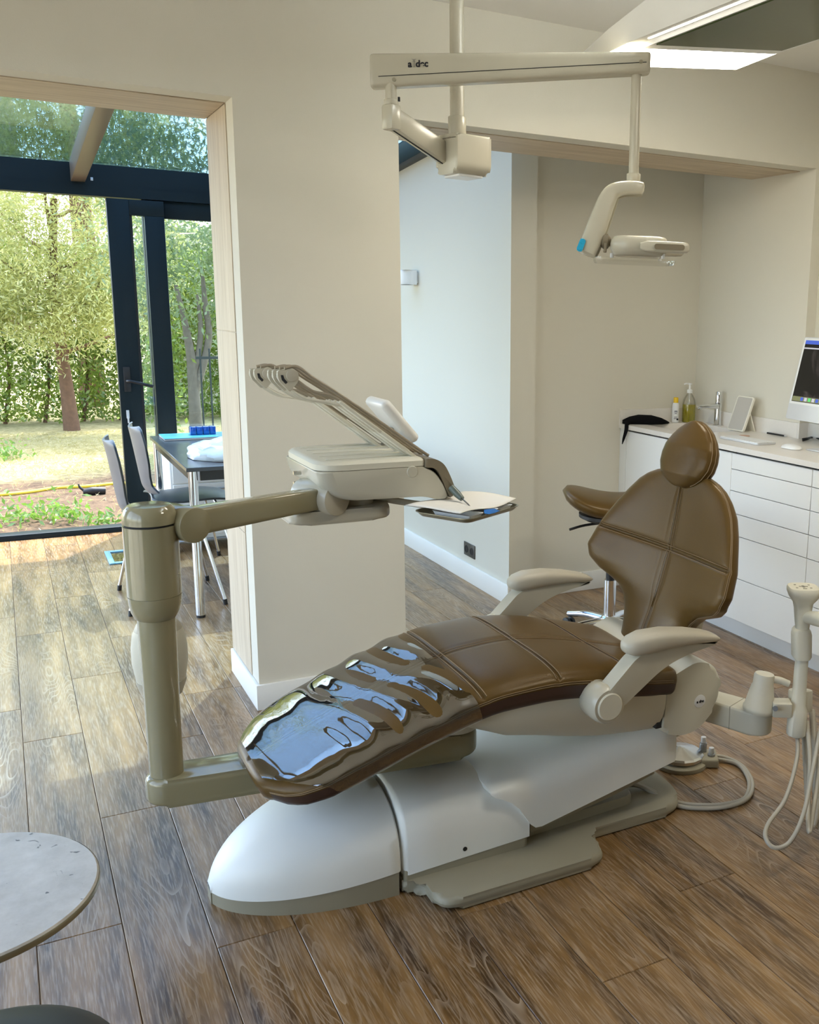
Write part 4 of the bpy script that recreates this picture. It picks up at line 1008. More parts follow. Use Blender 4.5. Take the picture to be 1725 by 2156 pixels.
for pts in (((0.0155, -0.001), (0.0195, -0.001), (0.0182, 0.017), (0.0168, 0.017)), ((0.010, 0.0225), (0.0165, 0.018), (0.0185, 0.018), (0.025, 0.0225), (0.0195, 0.0215), (0.0155, 0.0215)), ((0.013, 0.014), (0.022, 0.014), (0.020, 0.0175), (0.015, 0.0175))):
    prism('logo_staff', pts, o_ + fn * 0.0004, fe, (0, 0, 1), fn, 0, 0.0006, 'ink_soft', fx)
DT = pd(1341, 152, 2.95); DB = V((DT.x, DT.y, pd(1336, 362, 2.95).z))
cyl('down_tube', DB, DT + V((0, 0, 0.02)), 0.0155, 'cream', ol)
cyl('tube_collar', DB - V((0, 0, 0.03)), DB + V((0, 0, 0.003)), 0.0215, 'cream', ol, bevel=0.003)
# curved yoke
base_d = 2.95
yk = [(1357, 398, 0.017, 0.020), (1340, 396, 0.020, 0.027), (1312, 397, 0.021, 0.030), (1290, 405, 0.024, 0.031), (1278, 424, 0.028, 0.031), (1266, 455, 0.030, 0.031), (1252, 492, 0.031, 0.030), (1240, 522, 0.030, 0.028), (1234, 537, 0.027, 0.024)]
ykp = [pd(a, b, base_d) for a, b, _, _ in yk]
cp = catmull(ykp, 5); hh = [interp(i / (len(cp) - 1), np.linspace(0, 1, 9), [k[2] for k in yk]) for i in range(len(cp))]; ww = [interp(i / (len(cp) - 1), np.linspace(0, 1, 9), [k[3] for k in yk]) for i in range(len(cp))]
rr = []; rl = []
for i, p in enumerate(cp):
    t = (cp[min(i + 1, len(cp) - 1)] - cp[max(i - 1, 0)]).normalized(); n_ = t.cross(iv).normalized(); d2 = n_.cross(t).normalized()
    e = 0.45 if i in (0, len(cp) - 1) else 1.0
    rr.append([p + n_ * (hh[i] * e * se(math.cos(a), 3.0)) + d2 * (ww[i] * e * se(math.sin(a), 3.0)) for a in np.linspace(0, 2 * PI, 28, endpoint=False)])
    rl.append(p + n_ * hh[i] * (0.93 if n_.x < 0 else -0.93))
loft('yoke', rr, 'cream', ol, angle=60)
inner = [cp[i] + ((cp[min(i + 1, len(cp) - 1)] - cp[max(i - 1, 0)]).normalized().cross(iv)).normalized() * hh[i] * 0.97 for i in range(1, len(cp) - 1)]
outer = [cp[i] - ((cp[min(i + 1, len(cp) - 1)] - cp[max(i - 1, 0)]).normalized().cross(iv)).normalized() * hh[i] * 0.97 for i in range(1, len(cp) - 1)]
lowr = inner if inner[5].z < outer[5].z else outer
bm = bmesh.new(); bm_tube(bm, lowr, 0.006, 8, sx=1.0); from_bm('yoke_trim', bm, 'base_beige', ol)
tp = pd(1224, 516, base_d - 0.030)
ydir = (ykp[-1] - ykp[5]).normalized(); yn = -iv
bpad = prism('touch_pad', rrect(0.018, 0.040, 0.008), tp, ydir.cross(yn), ydir, yn, -0.003, 0.004, 'blue_button', ol, 0.001, 1)
for s_ in (-0.0095, 0.0095):
    prism('pad_key', rrect(0.010, 0.012, 0.004), tp + ydir * s_, ydir.cross(yn), ydir, yn, 0.004, 0.0055, 'blue_button', bpad, 0.0008, 1)
jj = pd(1273, 508, base_d)
lathe('tilt_joint', [(0.012, -0.014), (0.022, -0.004), (0.022, 0.010), (0.010, 0.02)], jj, 'tool_grip', ol, ir, 20)
tube('tilt_lever', [pd(1276, 512, base_d - 0.03), pd(1275, 522, base_d - 0.03), pd(1274, 531, base_d - 0.03)], 0.005, 'tool_grip', ol, 8, 3)
# lamp head, seen nearly edge on
hc_ = pd(1352, 521, base_d); tl = 0.02
hu = (ir + V((0, 0, -0.02))).normalized()
hz_ = V((0, 0, 1))
def hpt(a, b, z): return hc_ + hu * a + iv * b + hz_ * z
body = []
for z, k in ((-0.028, 0.80), (-0.025, 0.89), (-0.006, 0.99), (0.006, 1.0), (0.018, 0.97), (0.026, 0.90), (0.029, 0.78)):
    body.append([hpt(p[0] * k, p[1] * k, z) for p in round_poly([(-0.096, -0.05), (-0.06, -0.085), (0.055, -0.085), (0.075, -0.06), (0.075, 0.06), (0.055, 0.085), (-0.06, 0.085), (-0.096, 0.05)], 0.03, 5)])
loft('lamp_head', body, 'cream', ol, angle=45)
for sg in (-1, 1):
    g = []
    for x, hz, hy in ((-0.01, 0.010, 0.006), (0.01, 0.016, 0.010), (0.05, 0.017, 0.013), (0.11, 0.016, 0.013), (0.128, 0.014, 0.011), (0.134, 0.008, 0.006)):
        g.append([hpt(x, sg * 0.085 + hy * se(math.cos(a), 3), -0.002 + hz * se(math.sin(a), 3.5)) for a in np.linspace(0, 2 * PI, 20, endpoint=False)])
    hg = loft('grip_handle', g, 'cream', ol, angle=50)
    prism('grip_inset', rrect(0.088, 0.016, 0.008), hpt(0.075, sg * 0.0985, -0.002), hu, hz_, iv * sg, -0.001, 0.002, 'tool_grip', hg)
sh = []
for z, k in ((-0.028, 0.99), (-0.036, 1.0), (-0.043, 0.97), (-0.0435, 0.93)):
    sh.append([hpt(p[0] * k - 0.02, p[1] * k, z - 0.006) for p in round_poly([(-0.125, -0.08), (0.105, -0.08), (0.125, 0.0), (0.105, 0.08), (-0.125, 0.08)], 0.03, 5)])
loft('lens_shield', sh, 'clear', ol, cap0=False, cap1=True, angle=45)
for a, b in ((-0.09, 0.0), (0.06, 0.06), (0.06, -0.06)):
    cyl('shield_peg', hpt(a, b, -0.034), hpt(a, b, -0.02), 0.006, 'white_plastic', ol, seg=10)

# ================================================================== CEILING LUMINAIRE with built-in screen
lt = math.radians(6.2)
lc, lnrm = V((math.cos(lt), 0, math.sin(lt))), V((-math.sin(lt), 0, math.cos(lt)))
cl = thing('ceiling_luminaire', 'white arched ceiling luminaire with glowing panel and dark screen', 'ceiling lamp', (2.0, 2.2, CEIL))
LO = V((1.70, 0, 2.291))
prof = [(2.90, -0.012), (2.655, 0.0), (1.55, 0.0), (1.31, -0.012), (1.28, 0.03), (1.45, 0.070), (1.7, 0.10), (2.1, 0.118), (2.35, 0.110), (2.55, 0.092), (2.75, 0.060), (2.93, 0.022)]
prism('housing', prof, LO, (0, 1, 0), lnrm, lc, 0.0, 0.615, 'white_paint', cl, 0.004, 2)
def lpt(y, a, w): return LO + V((0, y, 0)) + lc * a + lnrm * w
def lslab(name, y0, y1, a0, a1, w0, w1, m, dz0=0.0, dz1=0.0):
    vs = [lpt(y, a, w + (dz0 if y == y0 else dz1)) for y in (y0, y1) for a in (a0, a1) for w in (w0, w1)]
    return from_data(name, vs, [(0, 1, 3, 2), (4, 6, 7, 5), (0, 4, 5, 1), (2, 3, 7, 6), (0, 2, 6, 4), (1, 5, 7, 3)], m, cl, smooth=False)
lslab('light_panel', 2.665, 2.895, 0.004, 0.611, -0.004, -0.001, 'led_panel', 0.0, -0.0115)
lslab('light_panel', 1.315, 1.54, 0.004, 0.611, -0.004, -0.001, 'led_panel', -0.0115, 0.0)
lslab('screen_frame', 1.62, 2.652, 0.050, 0.575, -0.014, 0.0, 'white_plastic')
lslab('screen', 1.65, 2.585, 0.058, 0.545, -0.018, -0.0135, 'screen_dark')
lslab('light_strip', 1.62, 2.58, 0.024, 0.034, -0.003, -0.0005, 'led_strip')
lslab('light_strip', 1.62, 2.58, 0.588, 0.598, -0.003, -0.0005, 'led_strip')
lslab('uplight', 1.70, 2.50, 0.10, 0.515, 0.119, 0.123, 'led_uplight')
for (y, a) in ((1.8, 0.1), (2.4, 0.1), (1.8, 0.5), (2.4, 0.5)):
    p = lpt(y, a, 0.10); cyl('hanger_rod', p, (p.x, p.y, CEIL), 0.006, 'satin_metal', cl, seg=10)

# ================================================================== ASSISTANT ARM with hoses
aa = thing('assistant_arm', 'cream assistant arm with touch pad, cup and hanging suction hoses', 'assistant arm', (1.84, 2.24, 0.26))
def pda(x, y, d): return pd(x, y, d + 0.20)
p0, p1 = V((1.80, 2.36, 0)), V((1.895, 2.12, 0)); t = (p1 - p0).normalized(); n_ = V((-t.y, t.x, 0)); ln = (p1 - p0).length
st = [(-0.02, -0.045), (ln, -0.045)] + [(ln + 0.045 * math.cos(a), 0.045 * math.sin(a)) for a in np.linspace(-PI / 2, PI / 2, 12)][1:-1] + [(ln, 0.045), (-0.02, 0.045)]
prism('arm_beam', st, p0, t, n_, (0, 0, 1), 0.262, 0.335, 'cream_grain', aa, 0.008, 3)
obox('beam_joint', p0 + t * (ln - 0.07) + V((0, 0, 0.2985)), (t, n_, (0, 0, 1)), (0.001, 0.0455, 0.0372), 'base_beige', aa)
cb, ct = pda(1597, 1497, 2.74), pda(1612, 1412, 2.72)
cup = lathe('cup', [(0.046, 0.0), (0.048, 0.006), (0.048, 0.014), (0.045, 0.018), (0.034, 0.078), (0.031, 0.084), (0.031, 0.112), (0.028, 0.118), (0.0, 0.121)], cb, 'cream_grain', aa, ct - cb, 36, cap=False)
tube('cup_spout', [cb.lerp(ct, 0.80), pda(1640, 1432, 2.72), pda(1662, 1440, 2.72)], [0.012, 0.011, 0.010], 'cream_grain', aa, 12, 5)
obox('clamp', pda(1645, 1490, 2.72), (ir, iv, (0, 0, 1)), (0.028, 0.026, 0.022), 'cream_grain', aa, 0.004, 2)
cyl('clamp_bolt', pda(1633, 1492, 2.69), pda(1633, 1492, 2.66), 0.008, 'grey_metal', aa, seg=14)
cyl('hub', pda(1685, 1496, 2.76), pda(1686, 1452, 2.76), 0.036, 'cream_grain', aa, bevel=0.004)
ax0, ax1 = pda(1676, 1548, 2.72), pda(1690, 1372, 2.74)
rr = []
for tt, hw_, hd_2 in ((0, 0.022, 0.022), (0.02, 0.028, 0.026), (0.30, 0.028, 0.026), (0.36, 0.021, 0.021), (0.95, 0.019, 0.019), (1.0, 0.018, 0.018)):
    c = ax0.lerp(ax1, tt); rr.append([c + ir * (hw_ * se(math.cos(a), 2.6)) + iv * (hd_2 * se(math.sin(a), 2.6)) for a in np.linspace(0, 2 * PI, 28, endpoint=False)])
loft('upright', rr, 'cream_grain', aa, angle=50)
rr = []
for yy_, hw_ in ((1385, 0.024), (1380, 0.029), (1335, 0.030), (1326, 0.027), (1322, 0.021)):
    c = pda(1688, yy_, 2.74); rr.append([c + ir * (hw_ * se(math.cos(a), 3.2)) + iv * (0.028 * se(math.sin(a), 3.2)) for a in np.linspace(0, 2 * PI, 28, endpoint=False)])
loft('sleeve', rr, 'cream_grain', aa, angle=50)
rr = []
for xx_, yy_, hw_ in ((1689, 1330, 0.018), (1690, 1310, 0.022), (1691, 1280, 0.026), (1691, 1268, 0.029), (1692, 1256, 0.042), (1692, 1246, 0.047), (1692, 1239, 0.047), (1692, 1235, 0.044)):
    c = pda(xx_, yy_, 2.74); rr.append([c + ir * (hw_ * se(math.cos(a), 3.4)) + iv * (hw_ * se(math.sin(a), 3.4)) for a in np.linspace(0, 2 * PI, 32, endpoint=False)])
kp = loft('touch_head', rr, 'cream_grain', aa, angle=50)
tz = pda(1692, 1235, 2.74)
bm = bmesh.new()
for a, b, w1, w2 in ((0, 0, 0.013, 0.0028), (0, 0, 0.0035, 0.010), (-0.022, 0.018, 0.003, 0.003), (0.020, 0.018, 0.003, 0.003), (-0.022, -0.016, 0.003, 0.003), (0.02, -0.016, 0.003, 0.003), (0, -0.024, 0.006, 0.002)):
    bm_box(bm, tz + ir * a + iv * b + V((0, 0, 0.0004)), (ir, iv, (0, 0, 1)), (w1, w2, 0.0006))
from_bm('key_symbols', bm, 'ink_soft', kp, smooth=False)
tube('side_bar', [pda(1690, 1300, 2.74), pda(1716, 1302, 2.70), pda(1760, 1312, 2.62)], [0.015, 0.022, 0.024], 'cream_grain', aa, 16, 5)
def hose(name, pix, r, m, corr=False):
    pts = catmull([pda(*q) for q in pix], 14 if corr else 10)
    rad = [r * (1 + (0.12 if i % 2 else -0.06)) for i in range(len(pts))] if corr else r
    bm = bmesh.new(); bm_tube(bm, pts, rad, 10); return from_bm(name, bm, m, aa, angle=60)
hose('thin_hose', [(1680, 1548, 2.72), (1678, 1600, 2.66), (1655, 1680, 2.58), (1618, 1735, 2.51), (1613, 1765, 2.47), (1632, 1785, 2.455), (1664, 1772, 2.47), (1692, 1715, 2.50), (1712, 1620, 2.58), (1735, 1500, 2.70)], 0.0062, 'hose')
hose('thin_hose', [(1740, 1480, 2.74), (1728, 1600, 2.66), (1714, 1700, 2.56), (1704, 1752, 2.49), (1702, 1690, 2.56), (1706, 1600, 2.64), (1700, 1520, 2.74)], 0.0065, 'hose')
hose('ribbed_hose', [(1694, 1506, 2.79), (1695, 1560, 2.74), (1699, 1640, 2.66), (1704, 1720, 2.60), (1712, 1740, 2.58), (1722, 1700, 2.60), (1735, 1600, 2.68)], 0.0085, 'hose', True)
hose('ribbed_hose', [(1710, 1495, 2.80), (1714, 1540, 2.76), (1716, 1600, 2.70), (1719, 1700, 2.62), (1732, 1750, 2.58)], 0.0095, 'hose', True)

# ================================================================== FOOT CONTROL
fc = thing('foot_control', 'chrome disc foot control on the floor behind the chair base', 'foot pedal', (1.885, 2.50, 0))
F0 = V((1.890, 2.488, 0))
lathe('pedal_base', [(0.092, 0), (0.094, 0.004), (0.092, 0.014), (0.080, 0.020), (0.0, 0.020)], F0, 'base_beige', fc, cap=False, seg=40)
bm = bmesh.new(); bm_lathe(bm, [(0.072, 0.020), (0.080, 0.026), (0.080, 0.036), (0.074, 0.042), (0.012, 0.060), (0.0, 0.061)], F0, (0, 0, 1), 14, cap=False)
from_bm('pedal_disc', bm, 'satin_metal', fc, angle=10)
F1 = V((1.972, 2.445, 0))
obox('valve_block', F1 + V((0, 0, 0.016)), (ir, iv, (0, 0, 1)), (0.035, 0.045, 0.016), 'base_beige', fc, 0.008, 3)
for dx, dy, h in ((-0.012, 0.022, 0.085), (0.012, -0.012, 0.062)):
    c = F1 + ir * dx + iv * dy
    k = cyl('knob', c + V((0, 0, 0.03)), c + V((0, 0, h - 0.022)), 0.013, 'grey_metal', fc, bevel=0.002, seg=18)
    cyl('knob_top', c + V((0, 0, h - 0.022)), c + V((0, 0, h)), 0.009, 'silver', k, bevel=0.002, seg=16)
for o_s in (0.0, 0.013):
    ptsz = [(1482, 1590 + o_s * 500, 0.022), (1525, 1594 + o_s * 500, 0.010), (1562 - o_s * 300, 1612, 0.010), (1584 - o_s * 500, 1645, 0.010), (1578 - o_s * 500, 1677, 0.010), (1545, 1695 - o_s * 400, 0.010), (1490, 1702 - o_s * 500, 0.010), (1420, 1694 - o_s * 500, 0.012)]
    pts = [pz(*q) for q in ptsz]; pts += [V((1.62, 2.33 + o_s, 0.050)), V((1.56, 2.36 + o_s, 0.052))]
    tube('cable', pts, 0.0068, 'hose', fc, 8, 8)

# ================================================================== SADDLE STOOL behind the chair
sx, sy = 2.335, 3.66
so_ = thing('saddle_stool', 'brown leather operator stool with chrome star base behind the backrest', 'stool', (sx, sy, 0))
rr = []
for t in np.linspace(-1, 1, 25):
    x = t * 0.225; hwy = 0.19 * (1 - abs(t) ** 3.2) ** 0.5 + 0.004; zc = 0.645 + 0.055 * t * t - 0.01 * t; hz = 0.045 * (1 - abs(t) ** 4) ** 0.5 + 0.003
    rr.append([V((sx, sy, 0)) + ir * x + iv * (hwy * se(math.cos(a), 2.6)) + V((0, 0, zc + hz * se(math.sin(a), 2.4))) for a in np.linspace(0, 2 * PI, 32, endpoint=False)])
loft('seat', rr, 'leather', so_, angle=70)
lathe('seat_pan', [(0.06, 0), (0.12, 0.015), (0.15, 0.03), (0.15, 0.045)], (sx, sy, 0.565), 'black', so_)
cyl('gas_column', (sx, sy, 0.12), (sx, sy, 0.57), 0.02, 'black', so_)
cyl('column_sleeve', (sx, sy, 0.10), (sx, sy, 0.30), 0.028, 'chrome', so_)
tube('height_lever', [(sx, sy, 0.57), V((sx, sy, 0.565)) - ir * 0.12 - iv * 0.06, V((sx, sy, 0.55)) - ir * 0.19 - iv * 0.09], 0.006, 'black', so_, 8, 4)
lathe('base_hub', [(0.042, 0), (0.042, 0.04), (0.03, 0.055)], (sx, sy, 0.075), 'chrome', so_)
for k in range(5):
    a = 2 * PI * k / 5 + 0.55; d = V((math.cos(a), math.sin(a), 0)); c = V((sx, sy, 0))
    L_ = tube('leg', [c + d * 0.03 + V((0, 0, 0.105)), c + d * 0.15 + V((0, 0, 0.098)), c + d * 0.27 + V((0, 0, 0.072))], [0.020, 0.017, 0.014], 'chrome', so_, 12, 5)
    s_ = V((-d.y, d.x, 0)); w_ = c + d * 0.27 + V((0, 0, 0.027))
    for sg in (-1, 1):
        cyl('caster', w_ + s_ * (0.006 * sg), w_ + s_ * (0.022 * sg), 0.027, 'black', L_, bevel=0.004, seg=18)

# ================================================================== THINGS ON THE COUNTER
ZC = 0.911
bt1 = thing('lotion_bottle', 'small white bottle with yellow cap beside the soap dispenser', 'bottle', (3.205, 4.40, ZC))
lathe('body', [(0.017, 0), (0.019, 0.002), (0.019, 0.095), (0.016, 0.104), (0.013, 0.108)], (3.205, 4.40, ZC), 'label_white', bt1, seg=24)
lathe('cap', [(0.0135, 0), (0.0135, 0.026), (0.012, 0.029), (0, 0.029)], (3.205, 4.40, ZC + 0.108), 'yellow', bt1, seg=24, cap=False)
bm = bmesh.new()
for z, w in ((0.022, 0.014), (0.030, 0.012), (0.05, 0.010), (0.058, 0.013), (0.064, 0.011)):
    bm_box(bm, V((3.205, 4.40, ZC + z)) - iv * 0.0192, (ir, iv, (0, 0, 1)), (w * 0.7, 0.0003, 0.0014))
bm_box(bm, V((3.205, 4.40, ZC + 0.018)) - iv * 0.0185 + ir * 0.010, (ir, iv, (0, 0, 1)), (0.005, 0.0006, 0.005))
from_bm('label_print', bm, 'ink', bt1, smooth=False)
sp_ = thing('soap_dispenser', 'clear pump bottle half full of yellow soap on the worktop', 'soap dispenser', (3.285, 4.385, ZC))
lathe('bottle', [(0.036, 0), (0.0375, 0.003), (0.0375, 0.105), (0.033, 0.125), (0.022, 0.145), (0.012, 0.158), (0.012, 0.165)], (3.285, 4.385, ZC), 'clear', sp_, cap=True)
lathe('soap', [(0.0355, 0.002), (0.036, 0.005), (0.036, 0.098), (0, 0.098)], (3.285, 4.385, ZC), 'lime', sp_, cap=False)
lathe('pump_collar', [(0.015, 0), (0.015, 0.018), (0.006, 0.022), (0.005, 0.045), (0.012, 0.047), (0.012, 0.055), (0, 0.056)], (3.285, 4.385, ZC + 0.160), 'white_plastic', sp_, cap=False, seg=20)
tube('pump_spout', [(3.285, 4.385, ZC + 0.210), V((3.285, 4.385, ZC + 0.212)) - ir * 0.02, V((3.285, 4.385, ZC + 0.207)) - ir * 0.032], 0.0045, 'white_plastic', sp_, 8, 4)
tube('dip_tube', [(3.285, 4.385, ZC + 0.006), (3.285, 4.385, ZC + 0.165)], 0.003, 'white_plastic', sp_, 6, 0)
fx_, fy_ = 3.335, 4.19
fa_ = thing('faucet', 'chrome mixer tap standing behind the basin', 'faucet', (fx_, fy_, ZC))
lathe('body', [(0.023, 0), (0.023, 0.006), (0.020, 0.008), (0.019, 0.095), (0.020, 0.118), (0.0, 0.119)], (fx_, fy_, ZC - 0.0005), 'chrome', fa_, cap=False)
rr = []
for t, hz, hy in ((0.0, 0.016, 0.017), (0.3, 0.013, 0.017), (0.8, 0.008, 0.016), (1.0, 0.006, 0.014)):
    c = V((fx_, fy_, ZC + 0.104)).lerp(V((fx_ - 0.135, fy_, ZC + 0.108)), t); rr.append([c + V((0, hy * se(math.cos(a), 4), hz * se(math.sin(a), 4))) for a in np.linspace(0, 2 * PI, 24, endpoint=False)])
loft('spout', rr, 'chrome', fa_, angle=50)
cyl('aerator', (fx_ - 0.122, fy_, ZC + 0.104), (fx_ - 0.128, fy_, ZC + 0.090), 0.010, 'chrome', fa_, seg=16)
lathe('lever_cap', [(0.016, 0), (0.0165, 0.004), (0.0165, 0.058), (0.014, 0.062), (0.0, 0.062)], (fx_, fy_, ZC + 0.121), 'chrome', fa_, cap=False)
# table mirror
mi = thing('table_mirror', 'cream table mirror leaning on its stand beside the tap', 'mirror', (3.29, 3.94, ZC))
mo, mu = V((3.262, 3.945, ZC + 0.004)), V((0.34, 0.0, 0.94)).normalized(); mn = V((-0.94, 0, 0.34)).normalized(); ms = V((0, 1, 0))
prism('frame', [(p[0], p[1] + 0.09) for p in rrect(0.128, 0.185, 0.012)], mo + mn * -0.0, ms, mu, mn, -0.006, 0.006, 'mirror_frame', mi, 0.003, 2)
prism('glass', [(p[0], p[1] + 0.09) for p in rrect(0.116, 0.173, 0.009)], mo + mn * 0.0055, ms, mu, mn, 0.0, 0.0012, 'mirror', mi)
obox('stand', mo + mu * 0.075 + V((0.043, 0, -0.018)), (V((0.36, 0, -0.9)), ms, V((0.9, 0, 0.36))), (0.064, 0.045, 0.0045), 'mirror_frame', mi, 0.003, 2)
# keyboard
kb = thing('keyboard', 'white wireless keyboard lying behind the headrest', 'keyboard', (3.055, 3.605, ZC))
prism('case', [(p[0], p[1]) for p in rrect(0.115, 0.282, 0.01)], (3.055, 3.605, ZC), (1, 0, 0), (0, 1, 0), (0, 0, 1), 0.0, 0.0085, 'silver', kb, 0.001, 1)
bm = bmesh.new()
for r_ in range(5):
    for c_ in range(14):
        if r_ == 0 and 3 < c_ < 9: continue
        bm_box(bm, (3.010 + r_ * 0.021, 3.476 + c_ * 0.0198, ZC + 0.0098), AX, (0.0088, 0.0086, 0.0014), 0.0006, 1)
bm_box(bm, (3.010, 3.476 + 6 * 0.0198, ZC + 0.0098), AX, (0.0088, 0.048, 0.0014), 0.0006, 1)
ks = from_bm('keys', bm, 'white_plastic', kb); ks['kind'] = 'stuff'
rr = []
for t in np.linspace(-1, 1, 15):
    hw_ = 0.029 * (1 - abs(t) ** 3.5) ** 0.45 + 0.001; hz = 0.019 * (1 - t * t) ** 0.5 + 0.002
    rr.append([V((3.072 + hw_ * se(math.cos(a), 2.6), 3.316 + 0.056 * t, ZC + 0.001 + max(0, hz * math.sin(a)))) for a in np.linspace(0, 2 * PI, 24, endpoint=False)])
tag(loft('computer_mouse', rr, 'white_plastic', angle=60), 'white rounded computer mouse on the worktop', 'mouse')
pn = thing('pen', 'slim black stylus pen lying along the backsplash', 'pen', (3.338, 3.70, ZC + 0.005))
tube('barrel', [(3.336, 3.785, ZC + 0.0055), (3.339, 3.66, ZC + 0.0055)], 0.0045, 'black', pn, 10, 0)
tube('clip', [(3.336, 3.780, ZC + 0.011), (3.3365, 3.745, ZC + 0.011)], 0.0015, 'silver', pn, 6, 0)
cyl('tip', (3.339, 3.66, ZC + 0.0055), (3.3395, 3.643, ZC + 0.0055), 0.004, 'silver', pn, r2=0.002, seg=10)
cq = pz(1568, 918, ZC)
tag(lathe('coaster', [(0.026, 0), (0.027, 0.001), (0.026, 0.003), (0.0, 0.003)], (cq.x, cq.y, ZC), 'terracotta', cap=False), 'small pinkish round coaster between mirror and keyboard', 'coaster')
# all in one computer
im = thing('desktop_computer', 'silver all in one computer showing a dental x ray at the right frame edge', 'computer', (3.27, 3.20, ZC))
iu = V((-0.06, -1, 0)).normalized(); iw = V((0.235, 0, 0.972)).normalized(); inn = iu.cross(iw).normalized()
if inn.x > 0: inn = -inn
io = py_(1654, 880, 3.46)
def ipt(a, b, c=0.0): return io + iu * a + iw * b + inn * c
def islab(name, a0, a1, b0, b1, c0, c1, m, par, r=0.0):
    return prism(name, round_poly([(a0, b0), (a1, b0), (a1, b1), (a0, b1)], r) if r else [(a0, b0), (a1, b0), (a1, b1), (a0, b1)], io, iu, iw, inn, c0, c1, m, par, 0.001 if r else 0)
islab('housing', 0, 0.547, 0, 0.385, -0.011, 0, 'silver', im, 0.012)
sc_ = islab('bezel', 0.004, 0.543, 0.072, 0.381, 0.0, 0.0006, 'white_plastic', im)
s2 = islab('display', 0.015, 0.532, 0.083, 0.370, 0.0006, 0.0012, 'xray_screen', sc_)
islab('menu_bar', 0.015, 0.532, 0.352, 0.370, 0.0012, 0.0014, 'led_blue', sc_)
islab('window_bar', 0.015, 0.532, 0.330, 0.336, 0.0012, 0.0014, 'led_grey', sc_)
islab('dock', 0.018, 0.529, 0.086, 0.108, 0.0012, 0.0014, 'led_olive', sc_)
for k in range(9):
    a = 0.075 + k * 0.026
    islab('dock_icon', a, a + 0.018, 0.089, 0.105, 0.0014, 0.0017, ('led_blue', 'led_grey', 'led_green', 'led_grey', 'led_blue', 'led_grey')[k % 6], sc_)
ps = ipt(0.273, 0.12, -0.012)
obox('stand_neck', (ps.x + 0.018, ps.y, (ps.z + ZC) / 2 + 0.003), (V((0.10, 0, 1)), (0, 1, 0), V((1, 0, -0.10))), ((ps.z - ZC) / 2 + 0.005, 0.07, 0.004), 'silver', im, 0.003, 1)
box('stand_foot', ps.x - 0.075, ps.x + 0.06, ps.y - 0.07, ps.y + 0.07, ZC, ZC + 0.006, 'silver', im, 0.002)
tube('power_cable', [pz(1690, 926, ZC + 0.006), pz(1700, 924, ZC + 0.010), pz(1712, 921, ZC + 0.006), pz(1740, 928, ZC + 0.006)], [0.008, 0.007, 0.004, 0.004], 'black', im, 8, 5)
# black pouch hanging over the counter end
po = thing('fabric_pouch', 'limp black fabric pouch with a strap hanging over the counter edge', 'pouch', (2.93, 4.33, ZC))
rr = []; PW = [(1303, 886, .006, .012), (1312, 889, .012, .02), (1326, 889, .022, .03), (1345, 889, .028, .04), (1372, 890, .028, .042), (1392, 890, .020, .036), (1404, 889, .010, .018), (1409, 888, .004, .008)]
cen = [pz(a, b, ZC + 0.008) for a, b, _, _ in PW]
for (a, b, h, w_), c in zip(PW, cen):
    c = V((c.x, c.y, ZC)); h *= 1.35; rr.append([c + V((0.25 * w_ * math.cos(q), w_ * math.cos(q), max(0.0, h * (0.55 + 0.75 * math.sin(q))))) for q in np.linspace(0, 2 * PI, 18, endpoint=False)])
loft('pouch_body', rr, 'black_cloth', po, angle=60)
tube('strap', [V((2.885, 4.375, ZC + 0.012)), V((2.870, 4.375, ZC + 0.004)), V((2.862, 4.37, ZC - 0.03)), V((2.858, 4.385, ZC - 0.075)), V((2.860, 4.40, ZC - 0.105))], [0.010, 0.011, 0.010, 0.007, 0.002], 'black_cloth', po, 8, 5)
bm = bmesh.new(); ev = pz(1326, 882, ZC + 0.026)
bm_tube(bm, [ev - iv * 0.010 + ir * (0.006 * math.cos(q)) + V((0, 0, 0.007 * math.sin(q))) for q in np.linspace(0.2, 4.6, 14)], 0.0015, 6); from_bm('eyelet', bm, 'silver', po)

# ================================================================== LOW TABLE AND STOOL AT THE LEFT FRAME EDGE
tc0 = V((-0.142, 1.915, 0))
rt_ = thing('side_table', 'round pale speckled stone side table at the left frame edge', 'side table', tuple(tc0))
lathe('top', [(0.20, 0.0), (0.222, 0.0), (0.2265, 0.004), (0.2265, 0.012), (0.223, 0.016), (0.0, 0.016)], tc0 + V((0, 0, 0.434)), 'marble', rt_, seg=64, cap=False)
lathe('rim', [(0.2268, 0.001), (0.2278, 0.003), (0.2278, 0.011), (0.2268, 0.013)], tc0 + V((0, 0, 0.434)), 'tray_metal', rt_, seg=64, cap=False)
cyl('column', tc0 + V((0, 0, 0.012)), tc0 + V((0, 0, 0.434)), 0.022, 'satin_metal', rt_)
lathe('foot', [(0.14, 0), (0.145, 0.003), (0.14, 0.010), (0.03, 0.016)], tc0, 'satin_metal', rt_, seg=40)
sc0 = V((-0.105, 1.375, 0))
bs_ = thing('black_stool', 'round black padded stool cut off by the lower left corner', 'stool', tuple(sc0))
lathe('seat', [(0.15, 0), (0.175, 0.01), (0.183, 0.03), (0.178, 0.05), (0.155, 0.064), (0.10, 0.071), (0.0, 0.073)], sc0 + V((0, 0, 0.40)), 'black', bs_, seg=48, cap=False)
cyl('column', sc0 + V((0, 0, 0.09)), sc0 + V((0, 0, 0.40)), 0.025, 'satin_metal', bs_)
